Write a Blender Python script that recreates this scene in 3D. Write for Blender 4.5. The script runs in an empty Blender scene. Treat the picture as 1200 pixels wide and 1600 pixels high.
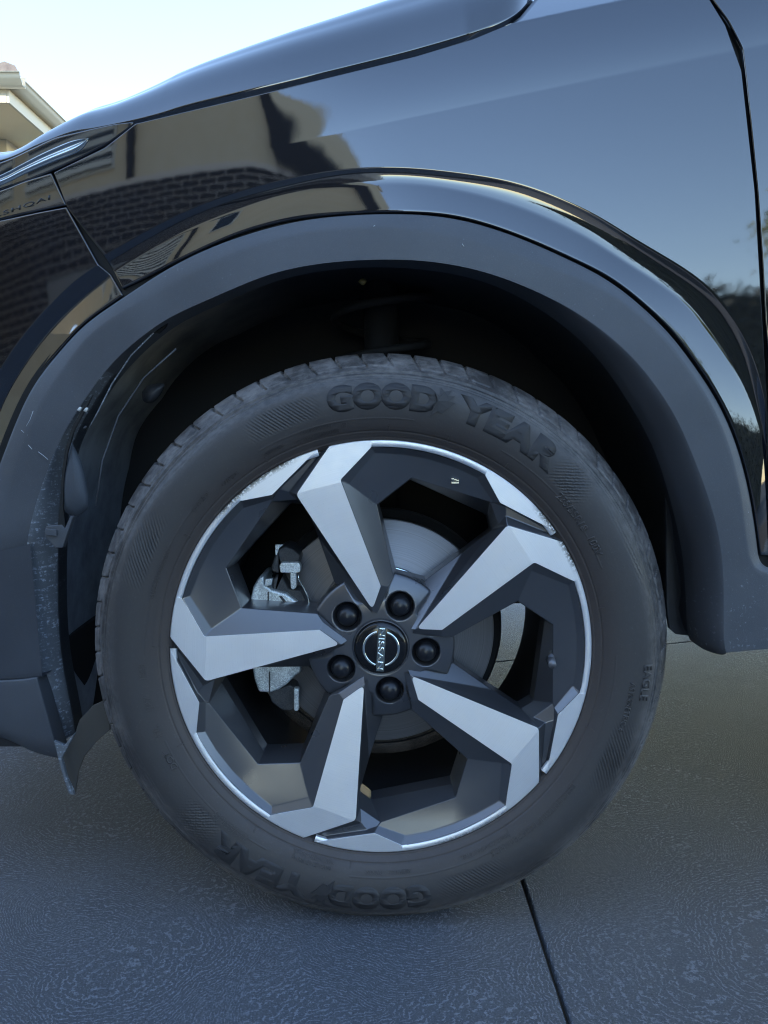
import bpy, bmesh, math, random
import numpy as np
from mathutils import Vector, Matrix
rad = math.radians
rng = random.Random(7)
nr = np.random.default_rng(7)
SC = bpy.context.scene
COL = SC.collection

# ---------------------------------------------------------------- camera, world, sun, exposure
CX, CD, CH, PITCH, FPX = .004, .9305, .624, rad(5.81), 1202.
cam_d = bpy.data.cameras.new('camera')
cam = bpy.data.objects.new('camera', cam_d); COL.objects.link(cam)
cam.location = (CX, -CD, CH); cam.rotation_euler = (rad(90) - PITCH, 0, 0)
cam_d.sensor_fit = 'VERTICAL'; cam_d.sensor_height = 36; cam_d.sensor_width = 27
cam_d.lens = FPX / 1600 * 36; cam_d.clip_start = .02; cam_d.clip_end = 2000
SC.camera = cam

SUN_EL, SUN_AZ = rad(28), rad(-130)       # azimuth from +y, negative towards -x
sx, sy, sz = math.sin(SUN_AZ) * math.cos(SUN_EL), math.cos(SUN_AZ) * math.cos(SUN_EL), math.sin(SUN_EL)
W = bpy.data.worlds.new('World'); SC.world = W; W.use_nodes = True
wn = W.node_tree; wn.nodes.clear()
sky = wn.nodes.new('ShaderNodeTexSky'); sky.sky_type = 'NISHITA'; sky.sun_disc = False
sky.sun_elevation = SUN_EL; sky.sun_rotation = SUN_AZ
sky.air_density = 1.0; sky.dust_density = .05; sky.ozone_density = 1.0
bg = wn.nodes.new('ShaderNodeBackground'); bg.inputs[1].default_value = .15
wo = wn.nodes.new('ShaderNodeOutputWorld')
wn.links.new(sky.outputs[0], bg.inputs[0]); wn.links.new(bg.outputs[0], wo.inputs[0])
sd = bpy.data.lights.new('sun', 'SUN'); sd.energy = 2.4; sd.angle = rad(.53); sd.color = (1, .95, .88)
sun = bpy.data.objects.new('sun', sd); COL.objects.link(sun)
sun.rotation_euler = Vector((sx, sy, sz)).to_track_quat('Z', 'Y').to_euler()
SC.cycles.pixel_filter_type = 'BLACKMAN_HARRIS'; SC.cycles.filter_width = 1.15
SC.view_settings.view_transform = 'Standard'; SC.view_settings.look = 'None'
SC.view_settings.exposure = 2.28; SC.view_settings.gamma = 1; SC.view_settings.use_curve_mapping = False

# ---------------------------------------------------------------- helpers
def tag(o, label=None, cat=None, group=None, kind=None):
    if label: o['label'] = label
    if cat: o['category'] = cat
    if group: o['group'] = group
    if kind: o['kind'] = kind
    return o
def empty(name, loc=(0, 0, 0)):
    o = bpy.data.objects.new(name, None); COL.objects.link(o); o.location = loc; o.empty_display_size = .1
    return o
def link(name, me, mat=None, parent=None, smooth=False):
    o = bpy.data.objects.new(name, me); COL.objects.link(o)
    if mat and not me.materials: me.materials.append(mat)
    if smooth: me.polygons.foreach_set('use_smooth', [True] * len(me.polygons))
    if parent:
        o.parent = parent
        p = Vector((0, 0, 0)); q = parent
        while q: p += q.location; q = q.parent
        o.location = -p                                   # meshes are written in world coordinates
    return o
def mesh(name, V, F, mat=None, parent=None, smooth=False):
    me = bpy.data.meshes.new(name); me.from_pydata([tuple(map(float, v)) for v in V], [], [tuple(map(int, f)) for f in F]); me.update()
    return link(name, me, mat, parent, smooth)
def bevel(o, w=.001, seg=2, ang=30):
    m = o.modifiers.new('bevel', 'BEVEL'); m.width = w; m.segments = seg; m.limit_method = 'ANGLE'; m.angle_limit = rad(ang)
    m.harden_normals = True
    return o
def recalc(o):
    bm = bmesh.new(); bm.from_mesh(o.data); bmesh.ops.recalc_face_normals(bm, faces=bm.faces); bm.to_mesh(o.data); bm.free(); return o
def box_vf(x0, x1, y0, y1, z0, z1, b=0):
    V = [(x, y, z) for x in (x0, x1) for y in (y0, y1) for z in (z0, z1)]
    F = [(0, 1, 3, 2), (4, 6, 7, 5), (0, 4, 5, 1), (2, 3, 7, 6), (0, 2, 6, 4), (1, 5, 7, 3)]
    return V, F
def box(name, x0, x1, y0, y1, z0, z1, mat, parent=None, bev=0):
    V, F = box_vf(x0, x1, y0, y1, z0, z1)
    o = mesh(name, V, F, mat, parent)
    if bev: bevel(o, bev, 2)
    return o
class MB:
    def __init__(s): s.V = []; s.F = []
    def add(s, V, F):
        n = len(s.V); s.V += list(V); s.F += [tuple(i + n for i in f) for f in F]
    def box(s, *a): s.add(*box_vf(*a))
    def build(s, name, mat, parent=None, smooth=False): return mesh(name, s.V, s.F, mat, parent, smooth)
def ray(px, py):
    a = (px - 600) / FPX; b = (800 - py) / FPX; c, s = math.cos(PITCH), math.sin(PITCH)
    return a, c + b * s, -s + b * c
def un(px, py, y=0.):
    d = ray(px, py); t = (y + CD) / d[1]
    return np.array([CX + d[0] * t, y, CH + d[2] * t])
def unF(px, py, F, dy=0., it=60):
    d = ray(px, py); y = 0.
    for i in range(it):
        t = (y + CD) / d[1]; n = F(CX + d[0] * t, CH + d[2] * t) + dy
        y = y * .45 + n * .55
    t = (y + CD) / d[1]
    return np.stack([CX + d[0] * t + 0 * t, y + 0 * t, CH + d[2] * t], -1)
def polyline(P, n, smooth=True, t=None):
    P = np.array(P, float); k = len(P)
    if t is None: t = np.linspace(0, k - 1, n)
    i = np.clip(np.floor(t).astype(int), 0, k - 2); f = (t - i)[:, None]
    p1, p2 = P[i], P[i + 1]
    if not smooth: return p1 + (p2 - p1) * f
    p0 = np.where((i > 0)[:, None], P[np.maximum(i - 1, 0)], 2 * p1 - p2)
    p3 = np.where((i < k - 2)[:, None], P[np.minimum(i + 2, k - 1)], 2 * p2 - p1)
    return .5 * ((2 * p1) + (-p0 + p2) * f + (2 * p0 - 5 * p1 + 4 * p2 - p3) * f ** 2 + (-p0 + 3 * p1 - 3 * p2 + p3) * f ** 3)
def grid_faces(m, n, wrap=False):
    F = []
    for i in range(m - 1):
        for j in range(n - (0 if wrap else 1)):
            a = i * n + j; b = i * n + (j + 1) % n
            F.append((a, b, b + n, a + n))
    return F
def grid_obj(name, G, mat, parent=None, smooth=True, flip=False, wrap=False):
    m, n = G.shape[:2]
    F = grid_faces(m, n, wrap)
    if flip: F = [f[::-1] for f in F]
    return mesh(name, G.reshape(-1, 3), F, mat, parent, smooth)

# ---------------------------------------------------------------- materials
def mat(name, col=(.5, .5, .5), rough=.5, metal=0, **kw):
    m = bpy.data.materials.new(name); m.use_nodes = True
    b = m.node_tree.nodes['Principled BSDF']
    b.inputs['Base Color'].default_value = (*col, 1); b.inputs['Roughness'].default_value = rough; b.inputs['Metallic'].default_value = metal
    for k, v in kw.items(): b.inputs[k.replace('_', ' ')].default_value = v
    return m
class N:
    def __init__(s, m): s.t = m.node_tree; s.b = s.t.nodes['Principled BSDF']
    def n(s, typ, **kw):
        x = s.t.nodes.new('ShaderNode' + typ)
        for k, v in kw.items():
            if k.startswith('i_'):
                x.inputs[int(k[2:]) if k[2:].isdigit() else k[2:].replace('_', ' ')].default_value = v
            else: setattr(x, k, v)
        return x
    def l(s, a, b): s.t.links.new(a, b)
    def val(s, x, node, idx):
        if hasattr(x, 'links'): s.l(x, node.inputs[idx])
        else: node.inputs[idx].default_value = x
    def math(s, op, a, b=0., c=0., clamp=False):
        x = s.n('Math', operation=op, use_clamp=clamp); s.val(a, x, 0); s.val(b, x, 1)
        if op in ('MULTIPLY_ADD', 'WRAP', 'SMOOTH_MIN', 'COMPARE'): s.val(c, x, 2)
        return x.outputs[0]
    def noise(s, vec, scale, detail=3, rough=.5):
        x = s.n('TexNoise'); x.inputs['Scale'].default_value = scale; x.inputs['Detail'].default_value = detail; x.inputs['Roughness'].default_value = rough
        if vec is not None: s.l(vec, x.inputs['Vector'])
        return x
    def geo(s): return s.n('NewGeometry').outputs['Position']
    def ramp(s, f, stops):
        r = s.n('ValToRGB'); e = r.color_ramp.elements
        while len(e) < len(stops): e.new(.5)
        for i, (p, c) in enumerate(stops):
            e[i].position = p; e[i].color = (*c, 1) if len(c) == 3 else c
        s.l(f, r.inputs[0]); return r.outputs[0]
    def mrange(s, f, a, b, c=0., d=1.):
        r = s.n('MapRange'); s.l(f, r.inputs[0])
        for i, v in enumerate((a, b, c, d)): r.inputs[i + 1].default_value = v
        return r.outputs[0]
    def mix(s, f, a, b):
        r = s.n('Mix', data_type='RGBA')
        s.val(f, r, 0)
        for v, i in ((a, 6), (b, 7)):
            if hasattr(v, 'links'): s.l(v, r.inputs[i])
            else: r.inputs[i].default_value = (*v, 1)
        return r.outputs[2]
    def bump(s, h, strength=.3, dist=.001, prev=None):
        x = s.n('Bump'); x.inputs['Strength'].default_value = strength; x.inputs['Distance'].default_value = dist
        s.l(h, x.inputs['Height'])
        if prev is not None: s.l(prev, x.inputs['Normal'])
        return x.outputs[0]
    def scale(s, vec, v):
        x = s.n('Mapping'); x.inputs['Scale'].default_value = v; s.l(vec, x.inputs['Vector']); return x.outputs[0]

def make_paint(name):
    m = mat(name, (.003, .004, .007), .015, 0, IOR=2.05)
    n = N(m); g = n.geo()
    a = n.noise(g, 900, 2).outputs[0]; c = n.noise(g, 25, 2).outputs[0]
    h = n.math('ADD', n.math('MULTIPLY', a, .10), n.math('MULTIPLY', c, 1.2))
    n.l(n.bump(h, .25, .0002), n.b.inputs['Normal'])
    d = n.noise(g, 1500, 2).outputs[0]; e = n.noise(g, 7, 3).outputs[0]
    n.l(n.math('ADD', n.mrange(e, .4, .7, .006, .025), n.mrange(d, .72, .8, 0, .2)), n.b.inputs['Roughness'])
    return m
PAINT = make_paint('black_paint')

def make_plastic(name, col=(.062, .066, .074), scuff=.0, rough=.5):
    m = mat(name, col, rough); n = N(m); g = n.geo()
    f = n.noise(g, 1000, 3, .7).outputs[0]
    big = n.noise(g, 9, 4).outputs[0]
    sc = n.noise(n.scale(g, (260, 120, 160)), 1, 6, .75).outputs[0]
    xz = n.n('SeparateXYZ'); n.l(g, xz.inputs[0])
    sc = n.math('ADD', sc, n.math('MULTIPLY', n.mrange(xz.outputs[2], .58, .36), n.mrange(xz.outputs[0], .3, .42, 0, .085)))
    msk = n.mrange(sc, .70 - scuff * .16, .76 - scuff * .1, 0, 1)
    streak = n.noise(n.scale(g, (40, 60, 350)), 1, 2, .5).outputs[0]
    msk = n.math('MULTIPLY', msk, n.mrange(streak, .45, .62))
    c1 = n.mix(n.mrange(big, .35, .7), col, tuple(c * 1.35 for c in col))
    c1 = n.mix(n.mrange(f, .55, .75, 0, .35), c1, tuple(c * 2.8 for c in col))
    n.l(n.mix(n.math('MULTIPLY', msk, .35 + .6 * scuff), c1, (.40, .44, .50)), n.b.inputs['Base Color'])
    n.l(n.mrange(big, .3, .7, rough - .06, rough + .1), n.b.inputs['Roughness'])
    n.l(n.bump(n.math('ADD', f, n.math('MULTIPLY', msk, 1.5)), .35, .0004), n.b.inputs['Normal'])
    return m
CLAD = make_plastic('textured_plastic', scuff=.3)
CLAD_S = make_plastic('scuffed_plastic', (.10, .108, .118), scuff=1.25, rough=.6)
LINER = make_plastic('liner_plastic', (.030, .033, .038), scuff=0, rough=.62)
def lit_dust_liner(m):      # light painted onto the arch's front half, mixed with road dust
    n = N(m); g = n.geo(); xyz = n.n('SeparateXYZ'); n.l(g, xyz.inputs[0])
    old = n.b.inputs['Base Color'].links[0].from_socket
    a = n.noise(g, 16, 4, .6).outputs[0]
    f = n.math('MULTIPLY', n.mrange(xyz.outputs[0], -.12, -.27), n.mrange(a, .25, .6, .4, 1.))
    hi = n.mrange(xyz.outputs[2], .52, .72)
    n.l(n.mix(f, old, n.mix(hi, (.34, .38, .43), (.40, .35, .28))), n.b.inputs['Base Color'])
lit_dust_liner(LINER)
FLAP = make_plastic('flap_plastic', (.05, .045, .038), scuff=.2, rough=.6)
SEAL = mat('black_seal', (.004, .005, .006), .5)
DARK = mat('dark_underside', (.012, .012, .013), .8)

def make_rubber(name, col=(.047, .043, .041), letters=False):
    m = mat(name, col, .55); n = N(m); g = n.geo()
    v = n.n('VectorMath', operation='SUBTRACT'); n.l(g, v.inputs[0]); v.inputs[1].default_value = (0, 0, .355)
    xyz = n.n('SeparateXYZ'); n.l(v.outputs[0], xyz.inputs[0])
    cmb = n.n('CombineXYZ'); n.l(xyz.outputs[0], cmb.inputs[0]); n.l(xyz.outputs[2], cmb.inputs[2])
    ln = n.n('VectorMath', operation='LENGTH'); n.l(cmb.outputs[0], ln.inputs[0]); r = ln.outputs['Value']
    ang = n.math('ARCTAN2', xyz.outputs[2], xyz.outputs[0])
    big = n.noise(g, 14, 5, .6).outputs[0]; fine = n.noise(g, 300, 4, .6).outputs[0]
    arcv = n.n('CombineXYZ'); n.l(n.math('MULTIPLY', ang, 14.), arcv.inputs[0]); n.l(n.math('MULTIPLY', r, 90.), arcv.inputs[1])
    arc = n.noise(arcv.outputs[0], 2.4, 5, .7).outputs[0]
    brown = n.mrange(r, .30, .262, 0, 1)
    if letters:
        c = n.mix(.0, col, col)
        n.l(n.mrange(big, .3, .7, .55, .68), n.b.inputs['Roughness'])
        n.l(c, n.b.inputs['Base Color'])
    else:
        c = n.mix(n.math('MULTIPLY', brown, .8), col, (.058, .044, .038))
        dust = n.math('MULTIPLY', n.mrange(r, .322, .352, .0, 1.), n.mrange(n.math('ADD', big, n.math('MULTIPLY', n.math('SUBTRACT', arc, .5), .8)), .38, .68), clamp=True)
        c = n.mix(n.math('MULTIPLY', dust, .9), c, (.20, .185, .175))
        spot = n.math('MULTIPLY', n.mrange(fine, .62, .72), n.mrange(r, .34, .36, .12, .7))
        c = n.mix(spot, c, (.19, .18, .165))
        sm = n.mrange(arc, .52, .75, 0, .12)
        c = n.mix(sm, c, (.11, .105, .105))
        n.l(c, n.b.inputs['Base Color'])
        n.l(n.mrange(big, .3, .7, .46, .66), n.b.inputs['Roughness'])
    n.l(n.bump(n.math('ADD', fine, n.math('MULTIPLY', arc, .8)), .25, .0005), n.b.inputs['Normal'])
    return m
RUBBER = make_rubber('tyre_rubber')
LETTER = make_rubber('lettering_rubber', (.028, .0265, .027), True)

def make_rimdark():
    m = mat('graphite_wheel_paint', (.085, .087, .094), .30, .5, Coat_Weight=.6, Coat_Roughness=.24, Coat_IOR=1.65); n = N(m); g = n.geo()
    f = n.noise(g, 1800, 2).outputs[0]; big = n.noise(g, 22, 4).outputs[0]
    n.l(n.mix(n.mrange(big, .4, .75), (.082, .084, .092), (.090, .091, .097)), n.b.inputs['Base Color'])
    n.l(n.mrange(big, .3, .7, .27, .33), n.b.inputs['Roughness'])
    n.l(n.bump(f, .10, .0002), n.b.inputs['Normal'])
    return m
RIMD = make_rimdark()
def make_mach():
    m = mat('machined_alloy', (.60, .60, .63), .30, .82); n = N(m); g = n.geo()
    v = n.n('VectorMath', operation='SUBTRACT'); n.l(g, v.inputs[0]); v.inputs[1].default_value = (0, 0, .355)
    ln = n.n('VectorMath', operation='LENGTH'); n.l(v.outputs[0], ln.inputs[0])
    w = n.math('SINE', n.math('MULTIPLY', ln.outputs['Value'], 9000.))
    big = n.noise(g, 60, 4, .65).outputs[0]; cloud = n.noise(g, 16, 3).outputs[0]
    n.l(n.mrange(big, .3, .75, .40, .52), n.b.inputs['Roughness'])
    c = n.mix(n.mrange(cloud, .35, .7), (.90, .90, .91), (.96, .96, .96))
    rv = n.n('CombineXYZ'); n.l(n.math('MULTIPLY', ln.outputs['Value'], 900.), rv.inputs[0]); ringn = n.noise(rv.outputs[0], 1., 3, .7).outputs[0]
    c = n.mix(n.mrange(ringn, .35, .65, 0, .35), c, (.74, .74, .75))
    spk = n.noise(g, 1300, 2).outputs[0]; c = n.mix(n.mrange(spk, .70, .76, 0, .5), c, (.25, .24, .23))
    # kerb rash at the rim's edge, upper right and upper left
    xyz = n.n('SeparateXYZ'); n.l(v.outputs[0], xyz.inputs[0])
    ang = n.math('ARCTAN2', xyz.outputs[2], xyz.outputs[0])
    near = n.mrange(ln.outputs['Value'], .2545, .2600)
    za = n.math('MULTIPLY', n.mrange(ang, rad(22), rad(26)), n.mrange(ang, rad(45), rad(41)))
    zb = n.math('MULTIPLY', n.mrange(ang, rad(112), rad(117)), n.mrange(ang, rad(142), rad(137)))
    zc = n.math('MULTIPLY', n.mrange(ang, rad(-76), rad(-72)), n.mrange(ang, rad(-50), rad(-54)))
    z = n.math('ADD', n.math('ADD', za, zb), n.math('MULTIPLY', zc, .5), clamp=True)
    rs = n.noise(n.scale(g, (260, 260, 260)), 1, 4, .7).outputs[0]
    rash = n.math('MULTIPLY', n.math('MULTIPLY', z, near), n.mrange(rs, .43, .5), clamp=True)
    n.l(n.mix(rash, c, (.20, .19, .17)), n.b.inputs['Base Color'])
    b1 = n.bump(n.math('ADD', n.math('MULTIPLY', w, .15), n.math('MULTIPLY', rash, n.math('MULTIPLY', rs, -8.))), .25, .0001)
    n.l(b1, n.b.inputs['Normal'])
    return m
MACH = make_mach()
BARREL = mat('wheel_barrel_paint', (.018, .018, .020), .45, .2)
def make_disc():
    m = mat('brake_steel', (.34, .34, .35), .4, .55); n = N(m); g = n.geo()
    v = n.n('VectorMath', operation='SUBTRACT'); n.l(g, v.inputs[0]); v.inputs[1].default_value = (0, .1, .355)
    ln = n.n('VectorMath', operation='LENGTH'); n.l(v.outputs[0], ln.inputs[0])
    cb = n.n('CombineXYZ'); n.l(n.math('MULTIPLY', ln.outputs['Value'], 500.), cb.inputs[0])
    w = n.noise(cb.outputs[0], 1.3, 4, .7).outputs[0]
    n.l(n.mix(n.mrange(w, .35, .65), (.22, .21, .21), (.34, .33, .33)), n.b.inputs['Base Color'])
    n.l(n.mrange(w, .3, .7, .36, .5), n.b.inputs['Roughness'])
    n.l(n.bump(w, .35, .0006), n.b.inputs['Normal'])
    return m
DISC = make_disc()
def make_cast(name, c1, c2, metal=.7):
    m = mat(name, c1, .5, metal); n = N(m); g = n.geo()
    f = n.noise(g, 700, 3, .7).outputs[0]; b = n.noise(g, 60, 4).outputs[0]
    n.l(n.mix(n.mrange(n.math('ADD', f, n.math('MULTIPLY', b, .4)), .6, .8), c1, c2), n.b.inputs['Base Color'])
    n.l(n.bump(f, .6, .0008), n.b.inputs['Normal'])
    return m
CAST = make_cast('cast_caliper', (.45, .48, .48), (.85, .90, .88))
CASTD = make_cast('dark_bracket', (.035, .037, .04), (.07, .07, .07), .2)
RUST = make_cast('rusty_edge', (.03, .026, .023), (.12, .10, .085), .0)
CHROME = mat('chrome_badge', (.80, .88, .86), .16, 1.)
GLOSSBLK = mat('gloss_black_cap', (.008, .008, .009), .14)
NUT = mat('black_nut_cap', (.010, .011, .014), .33)
VALVE = mat('valve_rubber', (.10, .10, .11), .5)

def make_driveway():
    m = mat('brushed_concrete', (.06, .065, .075), .45, Specular_IOR_Level=.2); n = N(m); g = n.geo()
    wv = n.noise(g, 3.0, 2).outputs['Color']
    sub = n.n('VectorMath', operation='SUBTRACT'); n.l(wv, sub.inputs[0]); sub.inputs[1].default_value = (.5, .5, .5)
    sc = n.n('VectorMath', operation='SCALE'); n.l(sub.outputs[0], sc.inputs[0]); sc.inputs['Scale'].default_value = .3
    ad = n.n('VectorMath', operation='ADD'); n.l(g, ad.inputs[0]); n.l(sc.outputs[0], ad.inputs[1])
    heights = []
    for k, (vs, off, per) in enumerate(((2.6, 3.1, .0044), (4.1, 9.7, .0036))):
        o = n.n('VectorMath', operation='ADD'); n.l(ad.outputs[0], o.inputs[0]); o.inputs[1].default_value = (off, off * .7, 0)
        fl = n.n('VectorMath', operation='MULTIPLY'); n.l(o.outputs[0], fl.inputs[0]); fl.inputs[1].default_value = (1, 1, 0)
        vo = n.n('TexVoronoi', feature='F1'); vo.inputs['Scale'].default_value = vs; vo.inputs['Randomness'].default_value = .9
        n.l(fl.outputs[0], vo.inputs['Vector'])
        dist = n.math('DIVIDE', vo.outputs['Distance'], vs)
        ph = n.noise(g, 75, 3, .65).outputs[0]
        # break each brushed ring into short strokes
        s = n.math('SINE', n.math('ADD', n.math('MULTIPLY', dist, 2 * math.pi / per), n.math('MULTIPLY', ph, 19.)))
        st = n.noise(g, 130 + 40 * k, 2, .5).outputs[0]
        heights.append(n.math('MULTIPLY', n.mrange(s, .35, .95, 0, 1), n.mrange(st, .42, .52)))
    f = n.noise(g, 400, 5, .8).outputs[0]; f2 = n.noise(g, 230, 3, .7).outputs[0]; b = n.noise(g, 2.2, 4).outputs[0]; md = n.noise(g, 28, 4, .6).outputs[0]
    sel = n.mrange(n.noise(g, 3.3, 2).outputs[0], .42, .58)
    hs = n.math('ADD', n.math('MULTIPLY', heights[0], sel), n.math('MULTIPLY', heights[1], n.math('SUBTRACT', 1., sel)))
    h = n.math('ADD', n.math('MULTIPLY', hs, .8), n.math('ADD', n.math('MULTIPLY', f, 2.0), n.math('MULTIPLY', f2, .9)))
    xyz = n.n('SeparateXYZ'); n.l(g, xyz.inputs[0])
    dusty = n.math('MULTIPLY', n.mrange(n.math('ADD', xyz.outputs[1], n.math('MULTIPLY', b, .35)), .6, 1.6), n.mrange(md, .3, .6, .5, 1.))
    c = n.mix(n.mrange(b, .35, .7), (.090, .101, .121), (.112, .124, .145))
    c = n.mix(n.math('MULTIPLY', hs, .7), c, (.30, .33, .38))  # bright highlights on the strokes painted in as paler colour
    c = n.mix(n.mrange(f, .57, .66, 0, .9), c, (.42, .46, .52))  # glints on the grit painted in as pale flecks
    c = n.mix(n.mrange(f, .44, .36, 0, .7), c, (.018, .021, .027))
    n.l(c, n.b.inputs['Base Color'])
    n.l(n.mrange(f2, .3, .7, .50, .68), n.b.inputs['Roughness'])
    n.l(n.bump(h, 1., .0020), n.b.inputs['Normal'])
    return m
DRIVE = make_driveway()
JOINT = mat('joint_sand', (.05, .038, .026), .9)
def noisy(name, c1, c2, scale, rough=.7, bumpd=0., metal=0):
    m = mat(name, c1, rough, metal); n = N(m); g = n.geo(); f = n.noise(g, scale, 5, .6).outputs[0]
    n.l(n.mix(n.mrange(f, .35, .65), c1, c2), n.b.inputs['Base Color'])
    if bumpd: n.l(n.bump(f, .5, bumpd), n.b.inputs['Normal'])
    return m
LAWN = noisy('grey_gravel', (.060, .062, .066), (.085, .085, .088), 6, .9, .01)
RENDERW = noisy('cream_render', (.78, .66, .48), (.82, .71, .54), 3, .85)
CREAM = noisy('pale_cream_wall', (.80, .70, .50), (.85, .75, .55), 3, .8)
SOFFIT = noisy('soffit_board', (.85, .71, .46), (.88, .75, .50), 2, .7)
GUTTER = mat('gutter_metal', (.60, .52, .38), .5)
TILE = noisy('roof_tile', (.12, .10, .09), (.20, .17, .15), 12, .8, .004)
TRIMD = mat('dark_trim', (.03, .028, .03), .6)
GLASS = mat('window_glass', (.02, .025, .03), .05, 0, IOR=1.6)
WHITE = mat('white_frame', (.75, .74, .70), .5)
MORTAR = mat('mortar', (.78, .70, .64), .9)
BRICK = noisy('dark_brick', (.032, .030, .034), (.058, .053, .056), 20, .85, .003)
BARK = noisy('bark', (.08, .06, .045), (.14, .11, .08), 30, .9, .01)
LEAF = noisy('leaf_green', (.16, .17, .03), (.28, .25, .06), 9, .6)
LEAFD = noisy('hedge_leaf', (.07, .075, .055), (.11, .115, .08), 9, .7)

# ---------------------------------------------------------------- ground
V, F = box_vf(-150, 150, -150, 150, -.30, -.025)
gr = mesh('ground', V, F, LAWN); tag(gr, kind='structure')
drv = empty('driveway', (0, 0, 0)); tag(drv, kind='structure')
box('joint_bed', -8, 9, -5.4, 2.8, -.09, -.010, JOINT, drv)
ja, jb = un(815, 1372)[:0], None
def gp(px, py):                                   # a pixel's point on the ground
    d = ray(px, py); t = -CH / d[2]; return np.array([CX + d[0] * t, -CD + d[1] * t])
A0, A1 = gp(815, 1372), gp(890, 1600); B0, B1 = gp(785, 1033), gp(1062, 1004)
ux = (A0 - A1) / np.linalg.norm(A0 - A1); vx = (B1 - B0) / np.linalg.norm(B1 - B0)
def isect(p, d, q, e):
    M = np.array([d, -e]).T; t = np.linalg.solve(M, q - p); return p + d * t[0]
perp = np.array([ux[1], -ux[0]]); perpv = np.array([-vx[1], vx[0]])
cols = [A0 + perp * k * 3.2 for k in (-2, -1, 0, 1, 2)]
rows = [B0 + perpv * k * 2.4 for k in (-2, -1, 0, 1)]
gap = .0026
for i in range(4):
    for j in range(3):
        cs = [isect(cols[a] + perp * (gap if a == i else -gap), ux, rows[b] + perpv * (gap if b == j else -gap), vx) for a, b in ((i, j), (i + 1, j), (i + 1, j + 1), (i, j + 1))]
        V = [(*c, 0.) for c in cs] + [(*c, -.05) for c in cs]
        o = mesh('slab', V, [(0, 1, 2, 3), (7, 6, 5, 4)] + [(k, k + 4, (k + 1) % 4 + 4, (k + 1) % 4) for k in range(4)], DRIVE, drv)
        recalc(o); bevel(o, .0022, 3)

# ---------------------------------------------------------------- neighbour's house seen past the bonnet
nh = empty('house', (-6, 8.8, 0))
tag(nh, 'cream house with pale gutter and boxed eaves beyond the bonnet at far left', 'house')
wx, wy, ez = -3.19, 5.86, 3.10
box('wall', -10, wx - .26, wy, wy + 9, 0, ez, CREAM, nh)
def side_wall():
    b = MB(); wy0, wy1, wz0, wz1 = wy + .06, wy + 1.5, 1.3, 3.02
    b.box(wx - .25, wx, wy, wy0, 0, ez); b.box(wx - .25, wx, wy1, wy + 9, 0, ez)
    b.box(wx - .25, wx, wy0, wy1, 0, wz0); b.box(wx - .25, wx, wy0, wy1, wz1, ez)
    b.build('side_wall', CREAM, nh)
    w = MB(); w.box(wx - .14, wx + .02, wy0 + .002, wy0 + .05, wz0 + .002, wz1 - .002); w.box(wx - .14, wx + .02, wy1 - .05, wy1 - .002, wz0 + .002, wz1 - .002)
    w.box(wx - .14, wx + .02, wy0 + .051, wy1 - .051, wz0 + .002, wz0 + .05); w.box(wx - .14, wx + .02, wy0 + .051, wy1 - .051, wz1 - .05, wz1 - .002)
    wi = w.build('window', WHITE, nh)
    box('pane', wx - .09, wx - .08, wy0 + .05, wy1 - .05, wz0 + .05, wz1 - .05, mat('blind_cream', (.55, .52, .38), .3), wi)
side_wall()
ex, ey = -2.80, 5.08
box('soffit', -10, ex, ey, wy + 10, ez + .002, ez + .03, SOFFIT, nh)
f = MB(); f.box(ex + .002, ex + .022, ey - .02, wy + 10, ez - .03, ez + .16); f.box(-10, ex + .001, ey - .022, ey - .002, ez - .03, ez + .16)
f.build('fascia', GUTTER, nh)
def gutter(p0, axis, length):
    prof = [(0, .02), (0, -.055), (.055, -.055), (.062, -.035), (.085, -.02), (.092, 0), (.092, .02), (.100, .02), (.100, .028), (.084, .028), (.084, 0), (.055, -.02), (.048, -.046), (.008, -.046), (.008, .02)]
    G = []
    for s in (0, length):
        G.append([(p0[0] + a, p0[1] + s, p0[2] + b) if axis == 'y' else (p0[0] - s, p0[1] - a, p0[2] + b) for a, b in prof])
    G = np.array(G); V = G.reshape(-1, 3); m = len(prof)
    Fc = [(i, (i + 1) % m, m + (i + 1) % m, m + i) for i in range(m)] + [tuple(range(m)), tuple(range(2 * m - 1, m - 1, -1))]
    return recalc(mesh('gutter', V, Fc, GUTTER, nh, True))
gutter((ex + .024, ey - .02, ez + .12), 'y', 14); gutter((ex + .15, ey - .024, ez + .12), 'x', 7)
hy = 4.5
V = [(ex + .02, ey - .04, ez + .17), (-10.5, ey - .04, ez + .17), (-10.5, ey + hy * 2, ez + .17), (ex + .02, ey + hy * 2, ez + .17), (ex - 3.7, ey + hy * .9, ez + 1.75), (-7, ey + hy * .9, ez + 1.75)]
mesh('roof', V, [(0, 4, 5, 1), (0, 3, 4), (3, 2, 5, 4), (1, 5, 2), (0, 1, 2, 3)], TILE, nh)
cap = mesh('ridge_tile', [(ex - .02 - k * .33 + dx, ey + .02 + k * .4, ez + .17 + k * .14 + dz) for k in (0, 1) for dx, dz in ((-.12, 0), (-.08, .08), (0, .11), (.08, .08), (.12, 0))],
           [(0, 1, 2, 3, 4), (9, 8, 7, 6, 5)] + [(i, i + 5, (i + 1) % 5 + 5, (i + 1) % 5) for i in range(5)], TILE, nh)

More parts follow.
